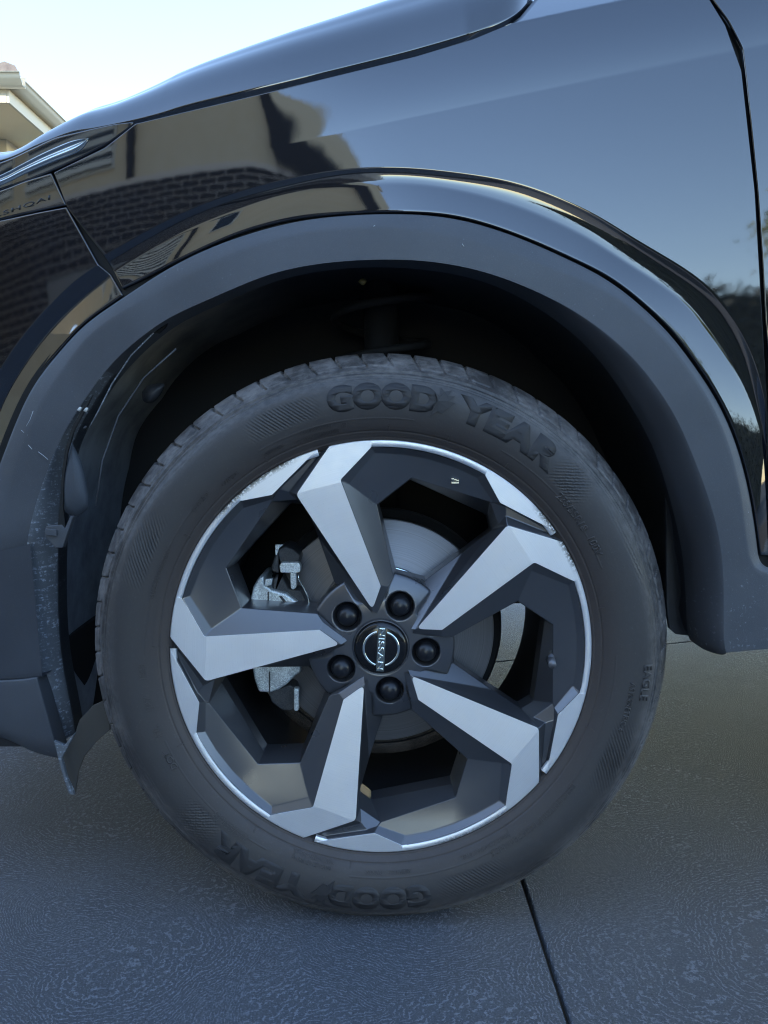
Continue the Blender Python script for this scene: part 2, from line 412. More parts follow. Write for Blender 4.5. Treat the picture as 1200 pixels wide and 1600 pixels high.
# ---------------------------------------------------------------- house across the drive, seen in the paint
rh = empty('brick_house', (-5.5, -8.5, 0))
tag(rh, 'cream house over a dark brick ground floor, mirrored in the front wing', 'house')
HY = -5.9; BX1 = -.75; BZ = 3.35; UX1 = -1.15; UZ = 7.4
box('mortar_wall', -14, BX1 - .02, HY - 1.2, HY - .006, 0, BZ, MORTAR, rh)
bw, bh, pt, pc = .34, .098, .356, .112
proto = None; rest = MB(); nb = 0
nc = int((BX1 + 14) / pt); cand = []
for r in range(int(BZ / pc)):
    for c in range(nc):
        x1 = BX1 - c * pt - (pt / 2 if r % 2 else 0); cand.append((x1 - bw, r * pc + .012))
cand.sort(key=lambda p: abs(p[0] + 2.6) + abs(p[1] - 1.5) * 1.2)
bV, bF = box_vf(0, bw, -.035, 0, 0, bh)
pm = bpy.data.meshes.new('brick'); pm.from_pydata(bV, [], bF); pm.materials.append(BRICK)
for i, (x, z) in enumerate(cand):
    jy = HY + rng.uniform(-.004, .004)
    if i < 298:
        o = bpy.data.objects.new('brick', pm); COL.objects.link(o); o.parent = rh
        o.location = Vector((x, jy, z)) - rh.location
    else: rest.add([(a + x, b + jy, c + z) for a, b, c in bV], bF)
tag(rest.build('brickwork', BRICK, rh), kind='stuff')
box('upper_wall', -14, UX1, HY - 1.2, HY - .06, BZ + .002, UZ, RENDERW, rh)
box('roof_slab', -14.4, UX1 + .01, HY - 1.6, HY + .06, UZ + .002, UZ + .2, SOFFIT, rh)
V = [(-14.4, HY + .45, UZ + .201), (UX1 + .01, HY + .06, UZ + .201), (UX1 + .01, HY - 1.6, UZ + .201), (-14.4, HY - 3.4, UZ + .201), (UX1 - 1.5, HY - 1.5, UZ + 1.), (-12.5, HY - 1.5, UZ + 1.)]
mesh('roof', V, [(0, 1, 4, 5), (1, 2, 4), (2, 3, 5, 4), (3, 0, 5)], TILE, rh)
box('drainpipe', UX1 - .24, UX1 - .02, HY - .058, HY + .04, 0.1, UZ, TRIMD, rh)
box('drainpipe', -4.35, -4.2, HY - .058, HY + .04, BZ + .01, UZ, TRIMD, rh)
for wx0, wx1, z0, z1 in ((-7.6, -4.7, 3.6, 5.9), (-10.2, -8.2, 3.7, 5.6), (-3.6, -2.9, 4.6, 5.4)):
    w = box('window', wx0, wx1, HY - .058, HY - .02, z0, z1, WHITE, rh)
    box('pane', wx0 + .06, wx1 - .06, HY - .0195, HY - .012, z0 + .06, z1 - .06, GLASS, w)
    if wx1 - wx0 > 1:
        s = MB(); k = 0
        while z0 + .1 + k * .2 < z1 - .1:
            s.box(wx0 + .04, wx1 - .04, HY - .011, HY + .05, z0 + .08 + k * .2, z0 + .19 + k * .2); k += 1
        s.build('shutter_slats', WHITE, w)
box('added_sky_block', -15, -9.5, HY + .001, 3.0, 0, 3.6, RENDERW, rh)  # added, unseen: keeps the low sky out of the bumper's reflection
box('garage_door', -6.8, -4.3, HY + .006, HY + .03, 0.02, 2.2, mat('garage_panel', (.32, .31, .30), .5), rh)
nt_ = N(LEAF); tl_ = nt_.n('BsdfTranslucent'); tl_.inputs[0].default_value = (.45, .42, .08, 1); ms_ = nt_.n('MixShader'); ms_.inputs[0].default_value = .5
nt_.l(nt_.b.outputs[0], ms_.inputs[1]); nt_.l(tl_.outputs[0], ms_.inputs[2]); nt_.l(ms_.outputs[0], nt_.t.nodes['Material Output'].inputs[0])
# hedge and tree to the right of it
def leaves(n, fn, s0, s1):
    C = np.array([fn() for _ in range(n)]); a = nr.normal(size=(n, 3)); a /= np.linalg.norm(a, axis=1)[:, None]
    b = np.cross(a, nr.normal(size=(n, 3))); b /= np.linalg.norm(b, axis=1)[:, None]
    s = nr.uniform(s0, s1, (n, 1)); V = np.stack([C - a * s, C + b * s * .5, C + a * s, C - b * s * .5], 1).reshape(-1, 3)
    return V, [(4 * i, 4 * i + 1, 4 * i + 2, 4 * i + 3) for i in range(n)]
tr = empty('tree', (6.0, -8.5, 0)); tag(tr, 'yellow-green tree whose reflection shows beside the door gap', 'tree')
tk = MB()
def limb(p, q, r0, r1, n=7):
    p, q = Vector(p), Vector(q); z = (q - p).normalized(); x = z.orthogonal().normalized(); y = z.cross(x)
    V = [tuple(c + (x * math.cos(a) + y * math.sin(a)) * r) for c, r in ((p, r0), (q, r1)) for a in [2 * math.pi * k / n for k in range(n)]]
    tk.add(V, [(i, (i + 1) % n, n + (i + 1) % n, n + i) for i in range(n)])
limb((6.0, -8.5, 0), (6.1, -8.5, 1.6), .16, .11)
cl = []
for k in range(9):
    a = k * 2.4; e = (6.1 + 1.2 * math.cos(a) * rng.uniform(.5, 1), -8.5 + 1.2 * math.sin(a) * rng.uniform(.5, 1), rng.uniform(2.7, 3.8))
    limb((6.1, -8.5, 1.5 + .1 * k), e, .06, .02); cl.append((e, rng.uniform(.3, .5)))
tk.build('trunk', BARK, tr, True)
def lf():
    (c, r) = rng.choice(cl); return (c[0] + rng.gauss(0, r * .55), c[1] + rng.gauss(0, r * .55), c[2] + rng.gauss(0, r * .42))
V, F = leaves(7000, lf, .04, .08); mesh('crown', V, F, LEAF, tr)
def hf(): return (rng.uniform(.9, 16), -8.3 + rng.gauss(0, .25), rng.uniform(0, 2.3) + rng.gauss(0, .12))
V, F = leaves(22000, hf, .05, .09); hd = MB(); hd.V = [tuple(v) for v in V]; hd.F = F; hd.box(.9, 16, -8.55, -8.1, 0, 2.2)
tag(hd.build('hedge', LEAFD), 'dark clipped hedge behind the driveway, mirrored low in the wing', 'hedge', kind=None)

# ================================================================ THE CAR
car = empty('car', (0, 0, 0))
tag(car, 'glossy black car filling the frame, front wheel and wing seen close up', 'car')
WZ = .355

# ---- body side shape: depth y of the outer skin at (x, z)
def sstep(t): t = np.clip(t, 0, 1); return t * t * (3 - 2 * t)
def FB(x, z):
    x = np.asarray(x, float); z = np.asarray(z, float)
    y = .03 * (x - .25) ** 2
    e = np.maximum(0, -x - .12); y = y + .30 * e ** 2
    e2 = np.maximum(0, -x - .50); y = y + 2.4 * e2 ** 3
    zc = .981 + .197 * x; u = z - zc
    w = sstep((x + .16) / .20)
    un_ = np.minimum(u, 0)
    below = .14 * .12 * (np.exp(un_ / .12) - 1) - .015 * un_
    up = np.maximum(u, 0); a = np.minimum(up, .088); b = np.maximum(up - .088, 0)
    above = .03 * a + 2.0 * a ** 2 + 1.25 * b
    right = below + above
    ul = z - .86
    left = np.where(ul > 0, -.01 * ul + .22 * ul ** 2, -.01 * ul)
    lo = np.maximum(0, .42 - z); 
    return y + right * w + left * (1 - w) + .35 * lo ** 2

def solidify(o, t=.0012):
    m = o.modifiers.new('thickness', 'SOLIDIFY'); m.thickness = t; m.offset = -1; return o
def hem(G, d1=.0012, d2=.014, sides='lrtb', inset=.0012):
    """adds a rolled edge going back (+y) round a grid of points"""
    m, n = G.shape[:2]
    def back(R, dirv, k):
        return R + dirv * k[0] + np.array([0, k[1], 0])
    steps = ((.0008, .0003), (.0014, .0012), (.0016, .003), (.0016, d2))
    if 'b' in sides:
        dv = G[0] - G[1]; dv /= np.linalg.norm(dv, axis=1)[:, None] + 1e-9
        G = np.concatenate([np.stack([back(G[0], dv, s) for s in steps[::-1]]), G])
    if 't' in sides:
        dv = G[-1] - G[-2]; dv /= np.linalg.norm(dv, axis=1)[:, None] + 1e-9
        G = np.concatenate([G, np.stack([back(G[-1], dv, s) for s in steps])])
    if 'l' in sides:
        dv = G[:, 0] - G[:, 1]; dv /= np.linalg.norm(dv, axis=1)[:, None] + 1e-9
        G = np.concatenate([np.stack([back(G[:, 0], dv, s) for s in steps[::-1]], 1), G], 1)
    if 'r' in sides:
        dv = G[:, -1] - G[:, -2]; dv /= np.linalg.norm(dv, axis=1)[:, None] + 1e-9
        G = np.concatenate([G, np.stack([back(G[:, -1], dv, s) for s in steps], 1)], 1)
    return G

def px_grid(r0, r1, nrow, F, dy=0.):
    P = np.stack([r0 + (r1 - r0) * t for t in np.linspace(0, 1, nrow)])
    return unF(P[..., 0], P[..., 1], F, dy)

# ---- fender (wing): stations from the bumper gap clockwise to the door gap
C2b = [(192, 449), (235, 428), (290, 400), (370, 364), (450, 342), (525, 333), (620, 329), (710, 335), (800, 361), (893, 401), (965, 439), (1041, 504), (1085, 560), (1123, 618), (1153, 685), (1175, 768), (1190, 866)]
C3 = [(179, 424), (240, 388), (300, 356), (380, 325), (445, 305), (525, 293), (620, 286), (715, 297), (810, 323), (905, 365), (980, 412), (1062, 466), (1110, 522), (1150, 581), (1180, 643), (1198, 715), (1205, 868)]
C4 = [(163, 398), (237, 356), (300, 325), (375, 298), (450, 279), (530, 265), (620, 261), (720, 270), (815, 287), (915, 327), (995, 375), (1090, 434), (1143, 490), (1178, 556), (1197, 640), (1203, 712), (1207, 869)]
OUT = [(106, 325), (85, 270), (165, 229), (212, 192), (300, 166), (420, 138), (560, 104), (650, 82), (740, 55), (806, 28), (840, -6), (950, -30), (1101, -12), (1133, 40), (1158, 110), (1179, 300), (1207, 866)]
NS = 420; T = np.linspace(0, 16, NS)
def smooth(P, w=14):
    k_ = np.hanning(2 * w + 3)[1:-1]; k_ /= k_.sum(); a = P[0] * 2 - P[w:0:-1]; b = P[-1] * 2 - P[-2:-w - 2:-1]
    Q = np.concatenate([a, P, b]); return np.stack([np.convolve(Q[:, i], k_, 'valid') for i in range(P.shape[1])], 1)
OUT = [(a, b + (7 if 4 <= i_ <= 9 else 2 if i_ in (2, 3) else 0)) for i_, (a, b) in enumerate(OUT)]
ou = polyline(OUT, NS, False)
c2, c3, c4 = smooth(polyline(C2b, NS)), smooth(polyline(C3, NS)), smooth(polyline(C4, NS))
Gm = px_grid(c4, ou, 230, FB)
y4 = Gm[0, :, 1]
# strip tucks in below C4, flare kicks out again at C3
fz = T / 16
tuck = .0075 * np.ones(NS)
def at_y(P, y): 
    d = ray(P[:, 0], P[:, 1]); t = (y + CD) / d[1]; return np.stack([CX + d[0] * t, y, CH + d[2] * t], -1)
f3y = FB(*at_y(c3, y4)[:, [0, 2]].T) + .0035
f2y = f3y - .0035 - .0040 * sstep((fz - .27) / .14)
G3, G2 = at_y(c3, f3y), at_y(c2, f2y)
G4 = Gm[0]
strip = np.stack([G4 + (G3 - G4) * t + np.array([0, .0012, 0]) * math.sin(math.pi * t) for t in np.linspace(0, 1, 12)])
flare = np.stack([G3 + (G2 - G3) * t - np.array([0, .0003, 0]) * math.sin(math.pi * t) for t in np.linspace(0, 1, 14)])
Gf = np.concatenate([flare[::-1][:-1], strip[::-1][:-1], Gm])
fender = grid_obj('fender', hem(Gf), PAINT, car, flip=True)

# ---- bumper
BT = [(-330, 500), (-200, 418), (-100, 378), (0, 346), (60, 332), (104, 323)]
BA = [(-60, 860), (-25, 790), (-3, 725), (20, 664), (50, 599), (94, 544), (133, 502), (190, 461)]   # cladding gap
B3 = [(-100, 840), (-70, 770), (-40, 690), (-18, 615), (18, 550), (62, 494), (110, 445), (152, 414)]
B3i = [(-80, 850), (-45, 780), (-18, 705), (0, 640), (32, 580), (75, 520), (125, 470), (172, 430)]
BO = [(-560, 900), (-500, 700), (-330, 500), (-200, 418), (-100, 378), (0, 346), (60, 333), (103, 325)]
n = 160
ba, b3, b3i, bo = polyline(BA, n), polyline(B3, n), polyline(B3i, n), polyline(BO, n, False)
# right edge of the bumper follows the fender gap
Gb = px_grid(b3, bo, 110, FB)
yb = Gb[0, :, 1]
g3i = at_y(b3i, yb + .006); g2 = at_y(ba, yb - .002)
strip = np.stack([Gb[0] + (g3i - Gb[0]) * t for t in np.linspace(0, 1, 10)])
fl = np.stack([g3i + (g2 - g3i) * t for t in np.linspace(0, 1, 10)])
bumper = grid_obj('front_bumper', hem(np.concatenate([fl[::-1][:-1], strip[::-1][:-1], Gb])), PAINT, car, flip=True)
# strip between headlight and bumper
n = 90
top = polyline([(-330, 440), (-200, 372), (-100, 332), (0, 299), (40, 284), (79, 272)], n)
bot = polyline([(-330, 497), (-200, 414), (-100, 374), (0, 342), (60, 328), (101, 319)], n)
trim = grid_obj('bumper_trim_strip', hem(px_grid(bot, top, 30, FB)), PAINT, car, flip=True)

# ---- headlight and its inlay
def FH(x, z): return FB(x, z) + .001
lo = polyline([(-300, 430), (-200, 366), (-100, 328), (0, 295), (50, 278), (84, 264), (125, 245), (165, 224), (188, 208), (206, 194)], n)
hi = polyline([(-300, 380), (-200, 320), (-100, 285), (0, 255), (50, 233), (85, 217), (120, 208), (155, 200), (180, 195), (206, 192)], n)
hl = grid_obj('headlight', hem(px_grid(lo, hi, 26, FB)), mat('headlight_lens', (.008, .010, .014), .03, 0, IOR=1.9), car, flip=True)
lo = polyline([(-160, 350), (-80, 318), (0, 288), (40, 269), (80, 252), (120, 236), (136, 220)], 60)
hi = polyline([(-160, 340), (-80, 305), (0, 274), (35, 256), (70, 238), (110, 221), (136, 216)], 60)
g = px_grid(lo, hi, 14, FB, -.0012); g[1:-1, :, 1] -= .0012 * np.sin(np.linspace(0, 7, 12))[:, None] 
grid_obj('lamp_reflector', hem(g, sides='lrtb', d2=.002), mat('lamp_chrome', (.55, .60, .62), .12, 1.), hl, flip=True)

# ---- door (front) with the shut gap
DG = [(1040, -160), (1085, -45), (1107, -12), (1140, 32), (1162, 75), (1168, 125), (1176, 200), (1186, 300), (1193, 400), (1198, 500), (1205, 580), (1211, 700), (1212, 800), (1208, 880)]
n = 240
dl = polyline(DG, n, False)
# soften corners
for _ in range(6): dl[1:-1] = (dl[:-2] + 2 * dl[1:-1] + dl[2:]) / 4
dr = np.stack([np.full(n, 2300.), np.linspace(-160, 900, n)], 1)
tt = np.linspace(0, 1, 170) ** 1.7
P = np.stack([dl + (dr - dl) * t for t in tt], 1)
Gd = unF(P[..., 0], P[..., 1], FB)
door = grid_obj('front_door', hem(Gd), PAINT, car)
# black filler behind the gaps
def filler(name, pts, dy, w, m=SEAL):
    p = polyline(pts, 120, False); G = []
    d = np.gradient(p, axis=0); nn = np.stack([-d[:, 1], d[:, 0]], 1); nn /= np.linalg.norm(nn, axis=1)[:, None]
    G = np.stack([unF(*(p + nn * s).T, FB, dy) for s in (-w, 0, w)])
    return grid_obj(name, G, m, car)
filler('door_seal', [(a - 3, b) for a, b in DG], .010, 14)
filler('bumper_seal', [(80, 262), (103, 321), (150, 390), (162, 402), (193, 458)], .010, 12)
filler('lamp_seal', [(-200, 395), (0, 320), (104, 322)], .010, 12)
filler('lamp_seal', [(-200, 372), (0, 299), (82, 268), (165, 228), (212, 190)], .012, 12)

# ---- bonnet: starts at its shut line, rolls up and in
BG = [(-330, 352), (-200, 296), (-100, 262), (0, 250), (60, 225), (110, 206), (150, 199), (206, 188), (250, 177), (300, 162), (420, 133), (560, 99), (650, 76), (740, 49), (802, 24), (833, -5), (870, -50)]
n = 260
bg_ = polyline(BG, n); b0 = unF(bg_[:, 0], bg_[:, 1], FB, .001)
tl = np.array([0, .002, .004, .007, .011, .018, .028, .04, .055, .075, .10, .13, .17, .22, .30, .40, .55, .75, .95])
x0 = bg_[:, 0]
Aamp = np.interp(x0, [-330, 0, 60, 110, 165, 250, 370, 450, 600, 750, 900], [.075, .088, .105, .117, .128, .155, .172, .182, .197, .204, .20])
Bt = .12
Gh = []
for t in tl:
    a1 = np.clip((Aamp - .08) * .22, 0, .022)
    q = b0.copy(); q[:, 1] += t; q[:, 2] += (Aamp - 1.5 * a1) * (1 - np.exp(-t / Bt)) + a1 * (1 - np.exp(-t / .009)) - .06 * t * t
    fold = -.0022 * np.exp(-((t - .055) / .02) ** 2); q[:, 2] += fold
    Gh.append(q)
Gh = np.array(Gh)
tf = np.linspace(0, len(tl) - 1, 90)
Gh2 = np.stack([polyline(Gh[:, k], 90) for k in range(Gh.shape[1])], 1)
Gh2 = np.concatenate([np.stack([Gh2[0] + np.array([0, .006, -.014]), Gh2[0] + np.array([0, .001, -.002])]), Gh2])
grid_obj('bonnet', Gh2, PAINT, car, flip=True)
fp = unF(bg_[:, 0], bg_[:, 1] + 3, FB, .018)
grid_obj('bonnet_seal', np.stack([fp + np.array([0, 0, -.02]), fp, fp + np.array([0, .03, .015])]), SEAL, car)

# ---- cladding round the arch
ST = [  # lip inner I, lip L, chamfer M, outer edge C
 ((118, 1146), (84, 1159), (-40, 1170), (-90, 1170)), ((110, 1100), (67, 1097), (-30, 1060), (-84, 1050)), ((93, 1010), (50, 1000), (-25, 960), (-74, 935)),
 ((90, 900), (41, 900), (-14, 880), (-60, 862)), ((92, 840), (43, 842), (0, 820), (-27, 795)), ((95, 775), (57, 785), (18, 755), (-1, 728)),
 ((107, 712), (79, 721), (38, 690), (22, 667)), ((124, 668), (102, 672), (63, 632), (52, 602)), ((154, 618), (138, 616), (100, 575), (96, 547)),
 ((192, 567), (180, 561), (147, 516), (135, 505)), ((257, 508), (250, 504), (225, 468), (195, 464)), ((314, 479), (310, 475), (285, 436), (265, 418)),
 ((360, 458), (358, 454), (352, 400), (345, 380)), ((431, 429), (430, 425), (440, 370), (443, 350)), ((520, 412), (520, 409), (523, 357), (525, 338)),
 ((620, 409), (620, 405), (620, 355), (620, 334)), ((701, 418), (700, 412), (706, 368), (710, 341)), ((785, 440), (782, 432), (795, 393), (800, 367)),
 ((872, 490), (878, 474), (882, 427), (891, 407)), ((935, 545), (945, 519), (950, 455), (962, 445)), ((980, 605), (1000, 570), (1025, 512), (1037, 511)),
 ((1025, 680), (1050, 640), (1070, 568), (1081, 567)), ((1050, 745), (1078, 700), (1108, 625), (1119, 624)), ((1070, 820), (1105, 770), (1139, 695), (1149, 690)),
 ((1080, 870), (1122, 830), (1158, 775), (1171, 772)), ((1084, 915), (1129, 880), (1168, 860), (1183, 850)), ((1086, 950), (1131, 920), (1180, 888), (1192, 886)),
 ((1087, 980), (1131, 960), (1200, 900), (1260, 893)), ((1090, 1008), (1131, 1000), (1240, 950), (1500, 900)), ((1103, 1016), (1135, 1020), (1240, 1010), (1500, 980))]
n = 460
I_, L_, M_, C_ = [smooth(polyline([s[k] for s in ST], n), 14) for k in range(4)]
yo = FB(*at_y(C_, np.zeros(n))[:, [0, 2]].T)
tcl = np.linspace(0, 1, n); rt = sstep((tcl - .55) / .25)
gC = at_y(C_, yo - .0035); gC2 = at_y(C_, yo + .010)
gM = at_y(M_, yo - .010); gL = at_y(L_, yo - .0125 + .003 * rt)
gI = at_y(I_, yo + .016 + .035 * rt)
def blend(a, b, k, bow=0.):
    return [a + (b - a) * t + np.array([0, -bow, 0]) * math.sin(math.pi * t) for t in np.linspace(0, 1, k)[:-1]]
def blendq(a, c, k, rt, b):   # quadratic with control point b
    out = []
    for t in np.linspace(0, 1, k)[:-1]: out.append((1 - t) ** 2 * a + 2 * t * (1 - t) * b + t * t * c)
    return out
ctrl = gL + (gI - gL) * .55; ctrl[:, 1] = gL[:, 1] + .001 + .004 * rt
sl = gI + np.array([0, .03, 0])
edge = [gC2, gC + np.array([0, .002, 0]), gC]
rowsC = [gC2] + blend(gC + np.array([0, .003, 0]), gC, 3) + blend(gC, gM, 8, .0004) + blend(gM, gL, 12, .0003)
clad = grid_obj('wheel_arch_trim', np.array(rowsC + [gL]), CLAD, car, flip=False)
lipr = blendq(gL, gI, 14, rt, ctrl) + [gI, gI + np.array([0, .004, 0]), gI + np.array([0, .03, 0])]
lip = grid_obj('arch_lip', np.array(lipr), CLAD, clad)
k = int(n * .30)
lip2 = np.array(lipr)[:, :k] + np.array([0, -.0006, 0])
grid_obj('scuffed_lip', lip2, CLAD_S, clad)
seal = np.stack([at_y(C_ + (C_ - M_) / (np.linalg.norm(C_ - M_, axis=1)[:, None] + 1e-6) * s, yo + .008) for s in (-4, 4, 12)])
grid_obj('arch_seal', seal[:, :int(n * .93)], SEAL, car)
# lower bumper below the split line, at far left
n2 = 40
lw_t = polyline([(-420, 1090), (-200, 1075), (-60, 1068), (20, 1065), (56, 1061)], n2); lw_b = polyline([(-420, 1120), (-200, 1140), (-60, 1145), (0, 1158), (50, 1180), (92, 1190)], n2)
lw_t2 = lw_t + np.array([0, -1.])
lw = np.stack([lw_t + (lw_b - lw_t) * t for t in np.linspace(0, 1, 16)])
g = unF(lw[..., 0], lw[..., 1], FB, -.0165); g[-5:, :, 1] += (np.arange(5) ** 2 * .0006)[:, None]
grid_obj('lower_bumper', hem(g, sides='lrtb', d2=.03), CLAD, car, flip=False)
up_b = polyline([(-420, 1085), (-200, 1070), (-60, 1063), (20, 1060), (66, 1056)], n2); up_t = polyline([(-560, 880), (-300, 900), (-100, 880), (-10, 862), (47, 850)], n2)
g = px_grid(up_b, up_t, 24, FB, -.0128)
sh = np.interp(np.linspace(0, 1, 24), [0, 1], [0, 1]); cv = np.array([0, 1, 0])
grid_obj('bumper_side_panel', hem(g, sides='b', d2=.03), make_plastic('shaded_trim_plastic', (.040, .044, .052), .12, .5), car, flip=True)  # arch plastic with shade painted in, as if turned towards the ground

# ---- liner inside the arch
ln_rows = []
ctrp = np.array([0, 0, WZ])
for yy, sc_ in ((.0, 1.0), (.03, 1.008), (.08, 1.02), (.16, 1.03), (.26, 1.03), (.35, 1.03)):
    q = gI.copy(); v = q - ctrp; v[:, 1] = 0
    q = ctrp + v * sc_; q[:, 1] = gI[:, 1] + .004 + yy; q[:, 2] = np.maximum(q[:, 2], .335 if yy > .1 else .0)
    ln_rows.append(q)
ks = slice(int(n * .0), n)
LR = polyline(np.arange(6)[:, None].astype(float), 24).ravel()
Lg = np.array([np.array([np.interp(s, range(6), [ln_rows[i][k, c] for i in range(6)]) for c in range(3)]) for s in LR for k in range(0, n, 3)]).reshape(24, -1, 3)
ph = np.linspace(0, 1, Lg.shape[1])[None, :]
v = Lg - ctrp; v[..., 1] = 0; rr = np.linalg.norm(v, axis=-1, keepdims=True)
rib = (.004 * np.sin(ph * 34) * np.ones((24, 1)))[..., None]
Lg = Lg + v / rr * np.abs(rib)
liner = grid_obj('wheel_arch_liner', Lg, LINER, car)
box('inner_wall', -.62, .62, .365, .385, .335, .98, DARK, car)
# liner details: pushed-out lobe, bracket, clip, teardrop gap
def blob(name, pts, y, depth, m, parent, bev=.0015):
    P = [un(a, b, y) for a, b in pts]; n_ = len(P)
    V = P + [p + np.array([0, depth, 0]) for p in P]
    o = mesh(name, V, [tuple(range(n_)), tuple(range(2 * n_ - 1, n_ - 1, -1))] + [(i, i + n_, (i + 1) % n_ + n_, (i + 1) % n_) for i in range(n_)], m, parent)
    recalc(o)
    if bev: bevel(o, bev, 3)
    return o
blob('liner_slot', [(145, 617), (128, 640), (112, 668), (102, 700), (97, 735), (93, 790), (90, 830), (103, 830), (98, 790), (100, 745), (106, 705), (116, 672), (131, 644)], .022, .003, SEAL, liner, 0)
def lobe(name, pts, y, bulge, m, parent):
    P = polyline(pts + [pts[0]], 60); c = P[:-1].mean(0); G = []
    for s in np.linspace(0, 1, 9):
        Q = c + (P - c) * s; G.append([un(a, b, y - bulge * math.sqrt(max(0, 1 - s * s))) for a, b in Q])
    return grid_obj(name, np.array(G), m, parent)
lobe('liner_lobe', [(112, 690), (128, 725), (137, 765), (138, 792), (120, 806), (103, 800), (97, 780), (98, 740)], .03, .012, make_plastic('grey_liner', (.04, .046, .055), .2, .6), liner)
blob('liner_bracket', [(72, 822), (96, 820), (101, 826), (110, 806), (114, 808), (103, 840), (98, 856), (86, 856), (70, 838)], .02, .01, CLAD, liner, .001)
blob('liner_bracket', [(70, 826), (88, 828), (88, 838), (70, 836)], .016, .004, CLAD, liner, .0008)
blob('liner_clip', [(240, 520), (252, 508), (263, 502), (258, 512), (248, 521)], .03, .004, SEAL, liner, 0)
lobe('liner_clip', [(222, 612), (232, 602), (256, 600), (250, 618), (236, 630), (224, 626)], .10, .012, mat('clip_black', (.03, .03, .032), .5), liner)
for a, b in ((124, 639), (134, 640), (133, 668)): lobe('clip_head', [(a - 4, b + 2), (a, b - 3), (a + 4, b - 2), (a + 1, b + 4)], .018, .003, mat('clip_pale', (.5, .5, .46), .4) if b < 660 else SEAL, liner)
lobe('yellow_clip', [(559, 440), (566, 434), (573, 439), (567, 446)], .10, .006, mat('dull_yellow', (.30, .22, .07), .5), liner)
# strut and spring in the dark behind the tyre
def tube(name, path, r, m, parent, seg=10):
    path = [Vector(p) for p in path]; V = []; Fc = []
    for i, p in enumerate(path):
        t = (path[min(i + 1, len(path) - 1)] - path[max(i - 1, 0)]).normalized(); x = t.cross(Vector((0, 1, .01))).normalized(); y = t.cross(x)
        V += [tuple(p + (x * math.cos(a) + y * math.sin(a)) * r) for a in [2 * math.pi * k / seg for k in range(seg)]]
    for i in range(len(path) - 1): Fc += [(i * seg + k, i * seg + (k + 1) % seg, (i + 1) * seg + (k + 1) % seg, (i + 1) * seg + k) for k in range(seg)]
    Fc += [tuple(range(seg))[::-1], tuple((len(path) - 1) * seg + k for k in range(seg))]
    return mesh(name, V, Fc, m, parent, True)
tube('liner_seam', [tuple(un(a, b, .045)) for a, b in ((275, 545), (225, 590), (185, 650), (160, 720), (150, 790))], .0012, CLAD, liner, 6)
tube('liner_edge_bead', [tuple(un(a, b, .02)) for a, b in ((240, 520), (205, 555), (175, 600), (155, 640), (140, 668))], .0010, CLAD_S, liner, 6)
SCR = mat('bare_scratch', (.45, .48, .50), .5)
def scratch(pts):
    q = [unF(np.array([a]), np.array([b]), FB, -.0108)[0] for a, b in pts]
    tube('scratch', [tuple(p) for p in q], .00035, SCR, clad, 5)
for pts in (((428, 391), (433, 394), (437, 391)), ((445, 389), (465, 385), (484, 383)), ((33, 672), (40, 678), (46, 680)), ((44, 695), (50, 702)), ((60, 706), (68, 712), (75, 718)), ((52, 642), (47, 656), (41, 666)), ((586, 352), (583, 354)), ((722, 381), (725, 385))): scratch(pts)
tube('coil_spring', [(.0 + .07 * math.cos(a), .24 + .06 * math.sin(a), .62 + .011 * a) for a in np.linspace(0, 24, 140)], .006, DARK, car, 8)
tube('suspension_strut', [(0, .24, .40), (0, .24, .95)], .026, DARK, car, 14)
# deflector flap under the front of the arch
blob('air_deflector', [(96, 1186), (118, 1144), (124, 1125), (146, 1102), (168, 1092), (172, 1140), (150, 1160), (132, 1182), (123, 1205), (117, 1242), (108, 1240), (100, 1212)], .045, .003, FLAP, car, .0008)
blob('deflector_edge', [(84, 1158), (100, 1165), (118, 1144), (96, 1186), (104, 1215), (116, 1243), (107, 1240), (94, 1200)], .018, .006, CLAD_S, car, .001)
blob('mud_flap', [(1040, 700), (1095, 700), (1090, 1000), (1083, 994), (1056, 991), (1046, 982), (1042, 952)], .12, .008, LINER, car, .001)

# ---- rest of the car, out of frame
sideV = []
xs = np.linspace(1.16, 3.35, 40); zs = np.linspace(.30, 1.12, 24)
Gs = np.array([[(x, float(FB(min(x, 1.5), min(z, 1.2))) + max(0, x - 2.9) ** 2 * .6, z) for x in xs] for z in zs])
grid_obj('rear_body_side', Gs, PAINT, car)
Gs2 = Gs.copy(); Gs2[..., 1] = 1.86 - Gs2[..., 1]; grid_obj('rear_body_side', Gs2, PAINT, car)
xs = np.linspace(-.72, 1.16, 60); zs = np.linspace(.34, 1.06, 20)
def far(x, z): return 1.86 - float(FB(x, z)) + .0
Gs = np.array([[(x, far(x, z), z) for x in xs] for z in np.linspace(.74, 1.06, 12)]); grid_obj('far_body_side', Gs, PAINT, car)
Gs = np.array([[(x, far(x, z), z) for x in np.linspace(.46, 1.16, 20)] for z in np.linspace(.30, .74, 10)]); grid_obj('far_door', Gs, PAINT, car)
mesh('front_grille', [(-.80, .28, .26), (-.80, 1.58, .26), (-.86, 1.55, .8), (-.86, .31, .8), (-.72, 1.6, .95), (-.72, .26, .95)], [(0, 1, 2, 3), (3, 2, 4, 5)], PAINT, car)
box('belly', -.7, 3.3, .40, 1.46, .345, .37, DARK, car)
box('engine_tray', -.78, .12, .40, 1.46, .19, .34, DARK, car)
box('front_tray', -.78, -.44, .08, .399, .20, .34, DARK, car); box('front_tray', -.78, -.44, 1.461, 1.78, .20, .34, DARK, car)
box('rear_tray', .95, 3.3, .24, 1.62, .21, .34, DARK, car); box('far_sill', .46, 3.2, 1.63, 1.84, .20, .345, DARK, car)
box('sill', .62, 2.3, .02, .22, .235, .33, DARK, car)
box('cabin_floor', .60, 3.3, .10, 1.76, .372, .40, DARK, car)
